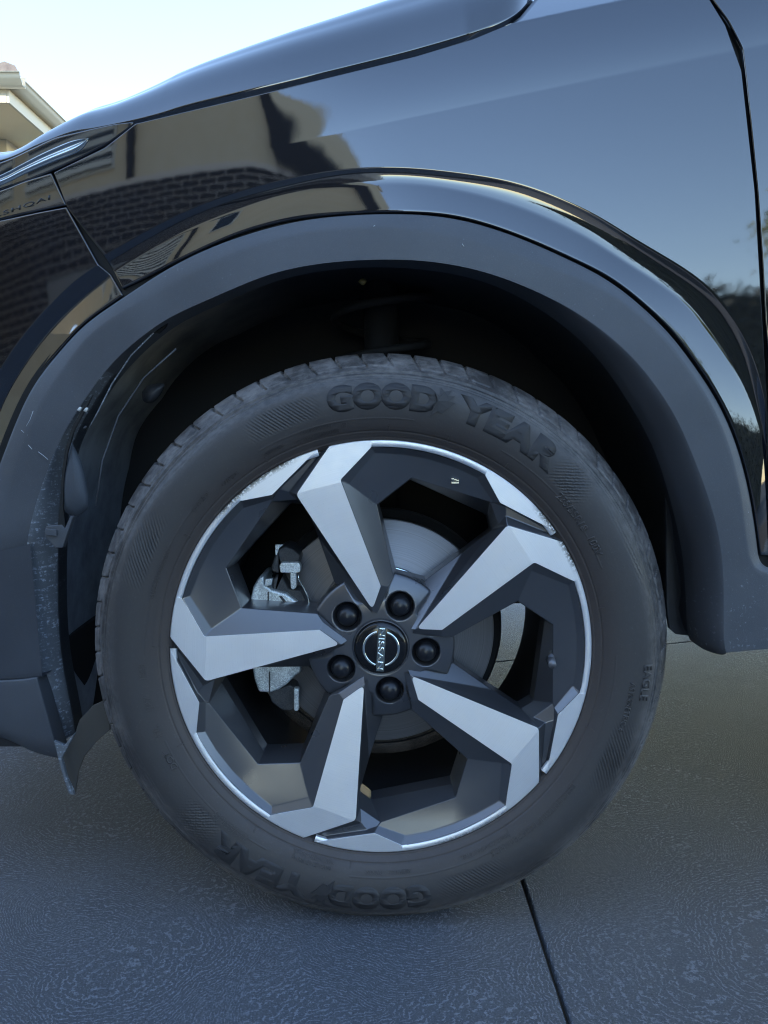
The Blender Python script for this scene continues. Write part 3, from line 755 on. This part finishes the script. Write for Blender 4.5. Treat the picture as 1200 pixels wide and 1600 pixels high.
mesh('windscreen', [(.42, .16, 1.10), (.42, 1.70, 1.10), (1.15, 1.50, 1.58), (1.15, .36, 1.58)], [(0, 1, 2, 3)], GLASS, car)
mesh('side_windows', [(.50, .12, 1.10), (3.2, .14, 1.12), (2.9, .36, 1.50), (1.15, .36, 1.58), (.50, 1.74, 1.10), (3.2, 1.72, 1.12), (2.9, 1.50, 1.50), (1.15, 1.50, 1.58)], [(0, 1, 2, 3), (4, 7, 6, 5), (1, 5, 6, 2)], GLASS, car)
box('roof', 1.14, 2.95, .34, 1.52, 1.55, 1.60, PAINT, car, .02)
mesh('scuttle', [(.0, .25, .99), (.45, .14, 1.08), (.45, 1.72, 1.08), (.0, 1.6, .99)], [(0, 1, 2, 3)], DARK, car)

# ================================================================ WHEEL
wheel = empty('front_wheel', (0, 0, WZ)); wheel.parent = car
wheel.name = 'wheel'
PY = np.array([(.2580, .0060), (.2605, .0030), (.2640, .0005), (.2700, -.0045), (.2800, -.0110), (.2920, -.0155), (.3050, -.0178), (.3180, -.0175), (.3300, -.0140), (.3390, -.0075), (.3440, -.0020),
               (.3480, .0030), (.3540, .0100), (.3600, .0190), (.3650, .0300), (.3685, .0430), (.3700, .0600), (.3710, .0850), (.3710, .115)])
def tyre_y(r): return np.interp(r, PY[:16, 0], PY[:16, 1])
# dense profile by arc length
seg = np.r_[0, np.cumsum(np.hypot(*np.diff(PY, axis=0).T))]
dense = np.r_[np.arange(0, seg[15], .00095), np.linspace(seg[15], seg[-1], 12)]
prof = polyline(PY, len(dense), True, np.interp(dense, seg, np.arange(len(PY))))
half = prof; _hr, _hy = half[:, 0].copy(), half[:, 1].copy()
def tyre_y(r): return np.interp(r, _hr, _hy)
mir = half[::-1][1::6].copy(); mir[:, 1] = .23 - mir[:, 1]
prof = np.concatenate([half, mir]); NP = len(prof)
NT = 1800
th = np.arange(NT) * 2 * math.pi / NT
R, TH = np.meshgrid(prof[:, 0], th, indexing='ij'); Y = np.repeat(prof[:, 1:2], NT, 1)
front = (np.arange(NP) < len(half))[:, None]
dp = np.gradient(prof, axis=0); nrm = np.stack([-dp[:, 1], dp[:, 0]], 1) * -1; nrm /= np.linalg.norm(nrm, axis=1)[:, None] + 1e-12
# outward normal in (r, y)
sgn = np.where((nrm[:, 0] * (prof[:, 0] - .30) + nrm[:, 1] * (prof[:, 1] - .115)) < 0, -1, 1); nrm *= sgn[:, None]
H = np.zeros_like(R)
# shoulder sipes
DEG = np.degrees(TH)
ptc = 360 / 70
tpos = (.3690 - R) / .0185      # 0 at the top of the shoulder, 1 at its foot
ph_ = (DEG + np.clip(tpos, 0, 2) ** 1.3 * 1.5 + 1.0) / ptc; idx = np.floor(ph_).astype(int); fr = (ph_ - idx - .5) * ptc
long_ = (idx % 4 == 0)
wid = .30 * (1.25 - .8 * np.clip(tpos, 0, 1))
sip = (np.abs(fr) < wid) & (tpos < np.where(long_, 1.2, 1.0)) & front
H -= .0045 * sip
tail = long_ | (idx % 4 == 3)
fr2 = ((DEG / (ptc * 4)) % 1)
cur = 1.12 - .10 * np.sin(fr2 * math.pi)
H -= .0012 * ((np.abs(tpos - cur) < .05) & (fr2 > .30) & front)
dist_line = np.abs(R - .3425) ; H -= .0024 * ((dist_line < .0016) & front)
H += .0010 * ((np.abs(R - .3385) < .0008) & front)
H += .0005 * ((np.abs(R - .2875) < .0006) & front & ((DEG % 60) > 22))
H -= .0007 * ((np.abs(R - .3345) < .0006) & front & ((DEG % 180) < 100))
H -= .0010 * ((np.abs(R - .2725) < .0007) & front) * (R < .28)
H += .0009 * ((np.abs(R - .2635) < .0008) & front)
# hatched panels on the sidewall
X = R * np.cos(TH); Z = R * np.sin(TH)
def hatch(a0, a1, r0, r1, ang, pitch=.0036, depth=.0010, cross=False):
    global H
    d = (DEG - a0 + 720) % 360; span = (a1 - a0) % 360
    taper = (R - r0) / (r1 - r0)
    m = (d > 0) & (d < span) & (R > r0 + (d / span) * 0) & (R < r1) & front
    c, s = math.cos(rad(ang)), math.sin(rad(ang))
    q = (X * -s + Z * c) / pitch
    g = (np.abs(q - np.round(q)) < .22)
    if cross:
        q2 = (X * c + Z * s) / (pitch * 1.7) + np.round(q) * .5; g = g | (np.abs(q2 - np.round(q2)) < .12)
    H -= depth * (m & g) * np.clip(np.minimum(d, span - d) / 5, 0, 1) * np.clip(np.minimum(R - r0, r1 - R) / .006, 0, 1)
for off in (0, 180):
    hatch(103 + off, 121 + off, .296, .326, -32 + off)
    hatch(37 + off, 49 + off, .292, .335, -2 + off, cross=True)
    hatch(14 + off, 37 + off, .322, .336, -62 + off, .0042, .0005, True)
    hatch(146 + off, 158 + off, .300, .332, 105 + off)
    hatch(121 + off, 146 + off, .329, .336, 45 + off, .0040, .0004)
    hatch(330 + off, 345 + off, .298, .330, -72 + off)
Rn = R + nrm[:, :1] * H; Yn = Y + nrm[:, 1:] * H
Xw = Rn * np.cos(TH); Zw = Rn * np.sin(TH) + WZ
# tyre squashed where it meets the ground
low = np.clip((.06 - Zw) / .06, 0, 1) ** 2 * (np.abs(Xw) < .2)
Yn = Yn + 0 * low
Zw = np.maximum(Zw, .0008)
verts = np.stack([Xw, Yn, Zw], -1).reshape(-1, 3).astype(np.float32)
ii, jj = np.meshgrid(np.arange(NP - 1), np.arange(NT), indexing='ij'); j2 = (jj + 1) % NT
quads = np.stack([ii * NT + jj, (ii + 1) * NT + jj, (ii + 1) * NT + j2, ii * NT + j2], -1).reshape(-1, 4)[:, ::-1]
me = bpy.data.meshes.new('tyre'); nv, nq = len(verts), len(quads)
me.vertices.add(nv); me.vertices.foreach_set('co', verts.ravel()); me.loops.add(nq * 4); me.loops.foreach_set('vertex_index', quads.ravel().astype(np.int32))
me.polygons.add(nq); me.polygons.foreach_set('loop_start', np.arange(0, nq * 4, 4, dtype=np.int32)); me.polygons.foreach_set('use_smooth', np.ones(nq, bool)); me.update(calc_edges=True)
tyre = link('tyre', me, RUBBER, wheel)

# ---- raised lettering on the tyre
def text_bm(s, size, bold=0., shear=0., spacing=1.):
    cu = bpy.data.curves.new('t', 'FONT'); cu.body = s; cu.size = size; cu.offset = bold; cu.shear = shear; cu.space_character = spacing
    cu.align_x = 'CENTER'; cu.resolution_u = 4
    o = bpy.data.objects.new('t', cu); COL.objects.link(o)
    dg = bpy.context.evaluated_depsgraph_get(); m = bpy.data.meshes.new_from_object(o.evaluated_get(dg))
    bm = bmesh.new(); bm.from_mesh(m); bpy.data.objects.remove(o); bpy.data.curves.remove(cu); bpy.data.meshes.remove(m)
    bmesh.ops.remove_doubles(bm, verts=bm.verts, dist=1e-6)
    return bm
def slice_bm(bm, step):
    ys = [v.co.y for v in bm.verts]; y = min(ys) + step
    while y < max(ys):
        bmesh.ops.bisect_plane(bm, geom=bm.verts[:] + bm.edges[:] + bm.faces[:], plane_co=(0, y, 0), plane_no=(0, 1, 0)); y += step
def ring_text(s, size, r, deg, h=.0007, bold=0., shear=0., spacing=1., name='tyre_lettering', m=LETTER, width=None, xs=1., inward=False, grow=0.):
    bm = text_bm(s, size, bold, shear, spacing)
    x0, x1 = min(v.co.x for v in bm.verts), max(v.co.x for v in bm.verts)
    k = (width / (x1 - x0)) if width else xs
    for v in bm.verts: v.co.x = (v.co.x - (x0 + x1) / 2) * k
    slice_bm(bm, .004)
    e = bmesh.ops.extrude_face_region(bm, geom=bm.faces[:]); top = {g for g in e['geom'] if isinstance(g, bmesh.types.BMVert)}
    for v in bm.verts:
        f_ = 1 + grow * v.co.x
        rr_ = r + (v.co.y - size * .34) * f_ * (-1 if inward else 1); a = rad(deg) - v.co.x / r * (-1 if inward else 1)
        hh = h if v in top else -.001
        v.co = Vector((rr_ * math.cos(a), float(tyre_y(rr_)) - hh, rr_ * math.sin(a) + WZ))
    bmesh.ops.recalc_face_normals(bm, faces=bm.faces)
    me = bpy.data.meshes.new(name); bm.to_mesh(me); bm.free()
    return link(name, me, m, wheel)
for off in (0, 180):
    ring_text('GOOD', .038, .3135, 89.7 + off, bold=.0028, shear=.0, width=.131, h=.00025)
    ring_text('YEAR', .040, .3140, 60.7 + off, bold=.0026, shear=.0, width=.139, h=.00025, grow=.4)
    # winged foot between D and Y
    fx = [(-.012, -.018), (-.004, -.010), (.002, -.012), (.008, -.004), (.014, .004), (.006, .004), (.012, .012), (.004, .010), (.007, .018), (-.001, .014), (-.006, .018), (-.005, .008), (-.011, .010), (-.006, .002), (-.010, -.004)]
    V = []
    for hh in (-.001, .0008):
        for x, y in fx:
            rr_ = .313 + y; a = rad(76.5 + off) - x / .313; V.append((rr_ * math.cos(a), float(tyre_y(rr_)) - hh - (.0006 if hh > 0 else 0), rr_ * math.sin(a) + WZ))
    q = len(fx); recalc(mesh('winged_foot_mark', V, [tuple(range(q)), tuple(range(2 * q - 1, q - 1, -1))] + [(i, i + q, (i + 1) % q + q, (i + 1) % q) for i in range(q)], LETTER, wheel))
small = dict(h=.0009, m=RUBBER)
ring_text('235/55R18', .0125, .2895, 37.5, bold=.0003, **small); ring_text('100V', .0125, .2905, 27.5, bold=.0003, **small)
ring_text('EAGLE', .016, .327, -6, bold=.0004, **small, inward=False); ring_text('ASYMMETRIC 6', .0095, .3095, -12, bold=.0002, **small)
ring_text('TUBELESS', .006, .2800, 117, **small); ring_text('REINFORCED', .0065, .2855, 105.5, **small); ring_text('RADIAL TUBELESS', .0065, .2775, 105.5, **small)
ring_text('E8', .007, .2830, 98.8, **small); ring_text('OUTSIDE', .006, .2810, 130, **small); ring_text('OUTSIDE', .0075, .2860, 139, **small)
ring_text('MADE IN GERMANY', .0075, .2865, 159, **small)
ring_text('DOT', .0115, .2920, 207, bold=.0002, **small); ring_text('Y9L', .011, .2920, 199.5, **small); ring_text('1JA7', .011, .2920, 192, **small); ring_text('1223', .011, .2920, 184, **small)
ring_text('235/55R18', .0125, .2895, 217.5 + 12, **small); ring_text('MAX LOAD 800 kg', .0065, .283, 252, **small); ring_text('MAX PRESS 350 kPa', .0065, .276, 252, **small)
ring_text('EFFICIENTGRIP PERFORMANCE', .010, .290, -48, **small); ring_text('TREAD: 2 RAYON 2 STEEL', .006, .281, -62, **small); ring_text('SIDEWALL: 1 RAYON', .006, .2815, -88, **small)
# small moulding ticks near the bead
tb = MB()
for d in (57, 73, 88, 120, 148, 12, -20, -55, 205, 235, 262, 178):
    a = rad(d); c, s = math.cos(a), math.sin(a); P = []
    for dt, rr_, hh in ((-.0006, .2715, 0), (.0006, .2715, 0), (.0006, .2790, 0), (-.0006, .2790, 0), (-.0003, .272, .0009), (.0003, .272, .0009), (.0003, .2785, .0009), (-.0003, .2785, .0009)):
        P.append((rr_ * c - dt * s, float(tyre_y(rr_)) - hh, rr_ * s + dt * c + WZ))
    tb.add(P, [(0, 1, 5, 4), (1, 2, 6, 5), (2, 3, 7, 6), (3, 0, 4, 7), (4, 5, 6, 7)])
tb.build('moulding_ticks', RUBBER, wheel)

# ---- alloy rim
def PR(r, t, d): return np.array([r * math.cos(rad(t)), d, r * math.sin(rad(t)) + WZ * 1000]) / 1000
def dface(x, z, ax):     # depth of the machined face, flat outside and sloping to the hub
    p = x * math.cos(rad(ax)) + z * math.sin(rad(ax)); return max(0., (216 - p) * .085)
def pp(r, t): return r * math.cos(rad(t)), r * math.sin(rad(t))
AX = 104.
SP = {'P1': (253, 106.3), 'P2': (252.8, 92.6), 'P3': (218.9, 102.9), 'P4': (80.4, 90), 'P5': (51.3, 101.8), 'P6': (220.7, 117.7)}
base = {k: (r, t, dface(*pp(r, t), AX)) for k, (r, t) in SP.items()}
base.update(m2=(246.5, 91.6, 6), m3=(211.8, 100.4, 6), m4=(79.4, 83.0, 16), m5=(43, 96, 22),
    l1=(252.8, 84, 0), l2=(252.8, 76, 0), l3=(252.8, 68, 0), Ta=(252.8, 60, 0), Tb=(235.5, 52, 0), Tc=(253, 38.2, 0), Tc2=(261, 34.6, 0),
    k1=(245.5, 83.5, 7.5), k2=(245.5, 75.5, 8), k3=(245.5, 68, 8), ta=(245.5, 61.2, 8), tb=(231, 52.9, 9),
    gb=(262.5, 33.6, 6), ga=(262.5, 32.6, 6), gc=(237, 49.6, 9), gd=(228, 47.6, 9),
    e2=(182, 91.4, 16), R2=(218, 80, 16), R1=(229.5, 54, 16), e3=(91, 79.8, 23), v1=(214, 46.8, 20),
    h1=(180, 90.8, 46), h2=(214, 80, 46), h3=(214.5, 50.5, 46), h4=(203.5, 46, 46), h5=(159, 48.3, 46), h6=(100, 55, 46), h7=(94, 78, 46),
    w5=(42, 34, 26), P1o=(261.5, 103.5, 0))
for i in range(1, 8):
    r, t, d = base['h%d' % i]; base['j%d' % i] = (r * (1.0 if i in (2, 3) else 1.0), t, 72)
facesR = [('P1', 'P2', 'P3', 'P6'), ('P6', 'P3', 'P4', 'P5'), ('P2', 'm2', 'm3', 'P3'), ('P3', 'm3', 'm4', 'P4'), ('P4', 'm4', 'm5', 'P5'),
    ('P2', 'l1', 'k1', 'm2'), ('l1', 'l2', 'k2', 'k1'), ('l2', 'l3', 'k3', 'k2'), ('l3', 'Ta', 'ta', 'k3'), ('Ta', 'Tb', 'tb', 'ta'),
    ('Ta', 'Tc', 'Tb'), ('Tb', 'Tc', 'Tc2', 'gb', 'gc'), ('Tb', 'gc', 'tb'), ('gc', 'gb', 'ga', 'gd'), ('nP6', 'gd', 'ga', 'nP1o', 'nP1'),
    ('m3', 'e2', 'e3', 'm4'), ('m2', 'k1', 'R2', 'e2', 'm3'), ('k1', 'k2', 'R2'), ('R2', 'k2', 'k3', 'ta', 'tb', 'R1'),
    ('tb', 'gc', 'gd', 'v1', 'R1'), ('R2', 'R1', 'h3', 'h2'), ('R1', 'v1', 'h4', 'h3'), ('e2', 'R2', 'h2', 'h1'), ('e3', 'e2', 'h1', 'h7'),
    ('nP6', 'v1', 'gd'), ('nP6', 'h4', 'v1'), ('nP5', 'h5', 'h4', 'nP6'), ('nP5', 'w5', 'h6', 'h5'), ('m4', 'e3', 'm5')] + [('h%d' % i, 'h%d' % (i % 7 + 1), 'j%d' % (i % 7 + 1), 'j%d' % i) for i in range(1, 8)]
bm = bmesh.new()
for k in range(5):
    vm = {}
    def gv(nm):
        kk = k
        if nm[0] == 'n': kk, nm2 = k + 1, nm[1:]
        else: nm2 = nm
        if nm not in vm:
            r, t, d = base[nm2]; vm[nm] = bm.verts.new(PR(r, t - 72 * kk, d + .25))
        return vm[nm]
    for f_ in facesR:
        bm.faces.new([gv(x) for x in f_])
bmesh.ops.remove_doubles(bm, verts=bm.verts, dist=5e-5)
bmesh.ops.recalc_face_normals(bm, faces=bm.faces)
if sum(f_.normal.y * f_.calc_area() for f_ in bm.faces) > 0: bmesh.ops.reverse_faces(bm, faces=bm.faces)
me = bpy.data.meshes.new('rim'); bm.to_mesh(me); bm.free()
rim = link('rim', me, RIMD, wheel); bevel(rim, .0012, 3, 14).modifiers['bevel'].use_clamp_overlap = False
for p in me.polygons: p.use_smooth = True

def lathe(name, prof, m, parent, seg=180, y0=0., smooth=True, a0=0, a1=360):
    full = a1 - a0 >= 360
    A = np.radians(np.linspace(a0, a1, seg + (0 if full else 1), endpoint=not full)); n_ = len(A)
    V = [(r * math.cos(a), y + y0, r * math.sin(a) + WZ) for r, y in prof for a in A]
    return mesh(name, V, grid_faces(len(prof), n_, full), m, parent, smooth)
lathe('rim_barrel', [(.258, .010), (.240, .020), (.222, .040), (.217, .047), (.214, .072), (.213, .120), (.215, .180), (.219, .215), (.222, .236)], BARREL, wheel)
lathe('barrel_bead', [(.2625, .004), (.2610, .012), (.250, .020)], BARREL, wheel)
# machined lip arcs: from the groove to the next groove
for k in range(5):
    lathe('rim_lip', [(.2532, .005), (.2534, .0006), (.2538, .0), (.2604, .0), (.2612, .0004), (.2617, .0018), (.2618, .0040), (.2616, .010)], MACH, wheel, 60, 0, True, 35.0 - 72 * k, 103.9 - 72 * k)
# machined spoke faces and rim segments with rounded corners
def fillet(P, R_, n_=6):
    out = []; m_ = len(P)
    for i in range(m_):
        a, b, c = np.array(P[i - 1]), np.array(P[i]), np.array(P[(i + 1) % m_]); r = R_[i]
        if r <= 0: out.append(b); continue
        u = (a - b) / np.linalg.norm(a - b); w = (c - b) / np.linalg.norm(c - b)
        ang = math.acos(np.clip(u @ w, -1, 1)); tl_ = min(r / math.tan(ang / 2), .45 * np.linalg.norm(a - b), .45 * np.linalg.norm(c - b))
        p, q = b + u * tl_, b + w * tl_
        for t in np.linspace(0, 1, n_): out.append((1 - t) ** 2 * p + 2 * t * (1 - t) * b + t * t * q)
    return out
def plate(name, P, ax, k, slope=True):
    bm = bmesh.new(); ca, sa = math.cos(rad(-72 * k)), math.sin(rad(-72 * k))
    vs = [bm.verts.new((x / 1000, 0, z / 1000)) for x, z in P]; bm.faces.new(vs)
    if slope: bmesh.ops.bisect_plane(bm, geom=bm.verts[:] + bm.edges[:] + bm.faces[:], plane_co=(.216 * math.cos(rad(ax)), 0, .216 * math.sin(rad(ax))), plane_no=(math.cos(rad(ax)), 0, math.sin(rad(ax))))
    for v in bm.verts: v.co.y = (dface(v.co.x * 1000, v.co.z * 1000, ax) if slope else 0) / 1000 - .0006
    e = bmesh.ops.extrude_face_region(bm, geom=bm.faces[:])
    for g_ in e['geom']:
        if isinstance(g_, bmesh.types.BMVert): g_.co.y += .0012
    bmesh.ops.recalc_face_normals(bm, faces=bm.faces)
    for v in bm.verts: v.co = Vector((v.co.x * ca - v.co.z * sa, v.co.y, v.co.x * sa + v.co.z * ca + WZ))
    me = bpy.data.meshes.new(name); bm.to_mesh(me); bm.free(); o = link(name, me, MACH, wheel); bevel(o, .0003, 1, 40); return o
SPP = [pp(*SP['P6']), pp(259.9, 104.1)] + [pp(260.2, t) for t in (101, 98, 95, 92.4)] + [pp(*SP[q]) for q in ('P2', 'P3', 'P4', 'P5')]
SPR = [7, 0, 0, 0, 0, 0, 1, 5, 3, 4]
TP = [pp(252.8, 60)] + [pp(260.2, t) for t in (60.4, 56, 52, 48, 44, 40)] + [pp(260, 35.6), pp(235.5, 52)]
TR = [2, 0, 0, 0, 0, 0, 0, 0, 5]
for k in range(5):
    plate('spoke_face', fillet(SPP, SPR), AX, k); plate('rim_segment', fillet(TP, TR), AX, k, False)
# hub plate with five pockets
hub = bmesh.new(); RG = np.r_[np.arange(.030, .092, .0012), .0935, .0945, .095, .095, .095]; NA = 300
NUTP = [(57.8 * math.cos(rad(65.2 - 72 * k)) / 1000, 57.8 * math.sin(rad(65.2 - 72 * k)) / 1000) for k in range(5)]
Vh = []
for i, r in enumerate(RG):
    for j in range(NA):
        a = 2 * math.pi * j / NA; x, z = r * math.cos(a), r * math.sin(a)
        y = .0215 + .012 * max(0, (r - .045) / .05) ** 2
        if i >= len(RG) - 5: y += (.0006, .0016, .004, .014, .030)[i - len(RG) + 5]
        dm = min(math.hypot(x - p, z - q) for p, q in NUTP)
        y += .016 * float(1 - sstep((dm - .0155) / .0028))
        d72 = abs((math.degrees(a) - 65.2 + 36) % 72 - 36)
        if r > .06: y += 2.0 * max(0, (r - .06) / .035) * max(0, (d72 - 17) / 60) ** 1.5 * .3
        if r < .0365: y += .004 * (1 - (r - .030) / .0065)
        Vh.append((x, y, z + WZ))
hub.free(); mesh('hub_plate', Vh, grid_faces(len(RG), NA, True), RIMD, wheel, True)
for p, q in NUTP:
    pr_ = [(.0001, .0135), (.004, .0138), (.008, .0152), (.011, .0182), (.0126, .0220), (.0128, .030), (.0150, .0302), (.0152, .042)]
    V = [(p + r * math.cos(a), y + .002, q + r * math.sin(a) + WZ) for r, y in pr_ for a in np.linspace(0, 2 * math.pi, 28, endpoint=False)]
    mesh('wheel_nut_cap', V, grid_faces(len(pr_), 28, True), NUT, wheel, True)
# centre cap and badge
capo = lathe('centre_cap', [(.0001, .0135), (.015, .0138), (.026, .0148), (.0315, .0162), (.0330, .0185), (.0332, .026)], GLOSSBLK, wheel, 96)
lathe('cap_ring', [(.0336, .030), (.0337, .0205), (.0342, .0196), (.0350, .0200), (.0354, .0225)], RIMD, wheel, 96)
def arc_ring(r0, r1, y, a0, a1, h, name, m):
    A = np.radians(np.linspace(a0, a1, 50)); pr_ = [(r0, y + .001), (r0 + .0003, y - h), (r1 - .0003, y - h * .4), (r1, y + .001)]
    V = [(r * math.cos(a) + CXc, yy, r * math.sin(a) + WZ + CZc) for r, yy in pr_ for a in A]
    mesh(name, V, grid_faces(4, 50), m, wheel, True)
CXc, CZc = .0004, .0
tilt = -3.
arc_ring(.0205, .0236, .0142, tilt + 107, tilt + 253, .0008, 'badge_ring', CHROME); arc_ring(.0205, .0236, .0142, tilt - 73, tilt + 73, .0008, 'badge_ring', CHROME)
def rot(x, z, t): t = rad(t); return x * math.cos(t) - z * math.sin(t) + CXc, x * math.sin(t) + z * math.cos(t) + CZc
V = []
for yy in (.0150, .0126):
    for x, z in ((-.0050, -.0285), (.0050, -.0285), (.0050, .0285), (-.0050, .0285)):
        a, b = rot(x, z, tilt); V.append((a, yy, b + WZ))
bar = recalc(mesh('badge_bar', V, [(0, 1, 2, 3), (7, 6, 5, 4), (0, 4, 5, 1), (1, 5, 6, 2), (2, 6, 7, 3), (3, 7, 4, 0)], mat('badge_bar_grey', (.16, .19, .19), .25, .6), wheel))
bm = text_bm('NISSAN', .0105, .00022, 0, 1.0)
xa, xb = min(v.co.x for v in bm.verts), max(v.co.x for v in bm.verts); ya, yb_ = min(v.co.y for v in bm.verts), max(v.co.y for v in bm.verts)
e = bmesh.ops.extrude_face_region(bm, geom=bm.faces[:]); top = {g_ for g_ in e['geom'] if isinstance(g_, bmesh.types.BMVert)}
for v in bm.verts:
    x = (v.co.x - (xa + xb) / 2) * .0540 / (xb - xa); y = (v.co.y - (ya + yb_) / 2) * .0078 / (yb_ - ya)
    a, b = rot(y, -x, tilt); v.co = Vector((a, .0120 if v in top else .0130, b + WZ))
bmesh.ops.recalc_face_normals(bm, faces=bm.faces)
me = bpy.data.meshes.new('badge_lettering'); bm.to_mesh(me); bm.free(); link('badge_lettering', me, CHROME, wheel)
# valve
va = rad(69.2 - 72); vr = .2125
vp = (vr * math.cos(va), vr * math.sin(va) + WZ)
tube('valve_stem', [(vp[0] + .012, .036, vp[1] + .002), (vp[0] + .004, .022, vp[1]), (vp[0] + .001, .006, vp[1] - .004)], .0042, VALVE, wheel, 14)
tube('valve_cap', [(vp[0] + .0016, .010, vp[1] - .003), (vp[0] + .0004, -.002, vp[1] - .006)], .0050, mat('valve_cap_grey', (.16, .16, .17), .35, .4), wheel, 14)
lobe('valve_hole', [tuple(p) for p in ((852, 1030), (858, 1018), (868, 1014), (878, 1020), (880, 1032), (872, 1040), (858, 1040))], .019, .001, SEAL, wheel)
# cast mark on the barrel ledge
mk = MB()
for q in range(3): mk.box(*[v for v in (.0865 + .003 * q, .0895 + .003 * q)], .0085, .0098, WZ + .2135 - .001 * q, WZ + .2150 - .001 * q)
mk.box(.0865, .0955, .0085, .0098, WZ + .2085, WZ + .2105)
mk.build('casting_mark', CHROME, wheel)
# balance weight like specks inside are left to the material

# ---- brake
brk = lathe('brake_disc', [(.088, .072), (.090, .098), (.0925, .1005), (.1535, .1005), (.1545, .1015), (.1545, .111)], DISC, car, 160)
lathe('disc_edge', [(.1549, .111), (.1549, .122), (.150, .123)], RUST, brk, 160)
lathe('backing_plate', [(.150, .124), (.170, .126), (.186, .130), (.187, .136)], RUST, brk, 60, 0, True, -152, -52)
lathe('disc_hat', [(.0, .060), (.060, .060), (.082, .063), (.0875, .070), (.088, .098)], CASTD, brk, 120)
lathe('hat_rim', [(.0880, .0975), (.0895, .0960), (.0915, .0985)], CHROME, brk, 120)
lathe('dust_shield', [(.166, .120), (.168, .122), (.168, .126), (.06, .130)], mat('shield_steel', (.05, .05, .052), .45, .5), car, 120)
cal = blob('brake_caliper', [(389, 948), (395, 918), (404, 902), (412, 900), (414, 914), (425, 922), (447, 928), (470, 945), (474, 1000), (470, 1052), (462, 1056), (448, 1070), (436, 1078), (422, 1083), (404, 1082), (397, 1062), (389, 1010)], .062, .075, CAST, car, .004)
blob('caliper_rib', [(418, 925), (420, 925), (420, 948), (418, 948)], .0595, .004, CASTD, cal, 0)
blob('caliper_rib', [(436, 932), (440, 932), (455, 950), (450, 950)], .0595, .004, CASTD, cal, 0)
blob('caliper_rib', [(420, 1050), (422, 1050), (422, 1082), (420, 1082)], .0595, .004, CASTD, cal, 0)
blob('caliper_bracket', [(424, 885), (432, 860), (445, 853), (458, 858), (470, 868), (468, 880), (452, 892), (440, 900), (452, 920), (470, 922), (482, 945), (482, 958), (425, 930), (426, 905), (436, 898), (424, 892)], .072, .06, CASTD, cal, .003)
blob('caliper_bracket', [(418, 1082), (440, 1074), (452, 1070), (462, 1074), (466, 1100), (456, 1112), (440, 1110), (424, 1098)], .072, .05, CASTD, cal, .003)
blob('guide_bolt', [(436, 884), (440, 879), (466, 879), (470, 884), (469, 894), (462, 896), (438, 895)], .056, .014, CAST, cal, .0015)
blob('guide_bolt', [(453, 895), (463, 895), (463, 918), (458, 922), (454, 919)], .058, .010, CAST, cal, .0015)
blob('guide_bolt', [(459, 1076), (467, 1076), (467, 1110), (462, 1112), (459, 1110)], .058, .010, CAST, cal, .0015)
blob('pad_tab', [(430, 851), (443, 851), (436, 857), (432, 868), (430, 866)], .068, .004, CAST, cal, .0005)
blob('pad_tab', [(415, 905), (426, 904), (424, 914), (413, 916)], .060, .004, CAST, cal, .0005)
tube('pad_spring', [tuple(un(a, b, .062)) for a, b in ((467, 898), (466, 904), (474, 918), (481, 932), (483, 942), (482, 951))], .0009, CHROME, cal, 8)
tube('axle', [(0, .12, WZ), (0, .5, WZ - .01)], .03, CASTD, car, 12)

# far front wheel, only its dark inner side could show
fw = empty('wheel', (0, 1.86, WZ)); fw.parent = car
def far_lathe(name, prof, m):
    V = [(r * math.cos(a), 1.86 - y, max(r * math.sin(a) + WZ, .001)) for r, y in prof for a in np.linspace(0, 2 * math.pi, 72, endpoint=False)]
    return mesh(name, V, grid_faces(len(prof), 72, True), m, fw, True)
far_lathe('tyre', [(.26, .01), (.30, -.015), (.33, -.012), (.352, .01), (.368, .04), (.371, .1), (.368, .19), (.34, .23), (.26, .22)], RUBBER)
far_lathe('rim', [(.26, .005), (.22, .04), (.21, .19), (.05, .06), (.02, .06)], BARREL)

# ---- lettering on the strip under the headlight
bm = text_bm('QASHQAI', .0125, .0001, 0, 1.15)
xa, xb = min(v.co.x for v in bm.verts), max(v.co.x for v in bm.verts)
for v in bm.verts:
    f_ = (v.co.x - xa) / (xb - xa); px_ = -34 + f_ * 112 ; py_ = 349 - (px_ + 34) * .335 - v.co.y * 900 * .85
    q = unF(np.array([px_]), np.array([py_]), FB, -.0004)[0]; v.co = Vector(q)
e = bmesh.ops.extrude_face_region(bm, geom=bm.faces[:])
for g_ in e['geom']:
    if isinstance(g_, bmesh.types.BMVert): g_.co.y += .0006
me = bpy.data.meshes.new('strip_lettering'); bm.to_mesh(me); bm.free(); link('strip_lettering', me, mat('lettering_dark', (.01, .01, .01), .3), trim)

SC.render.engine = 'CYCLES'
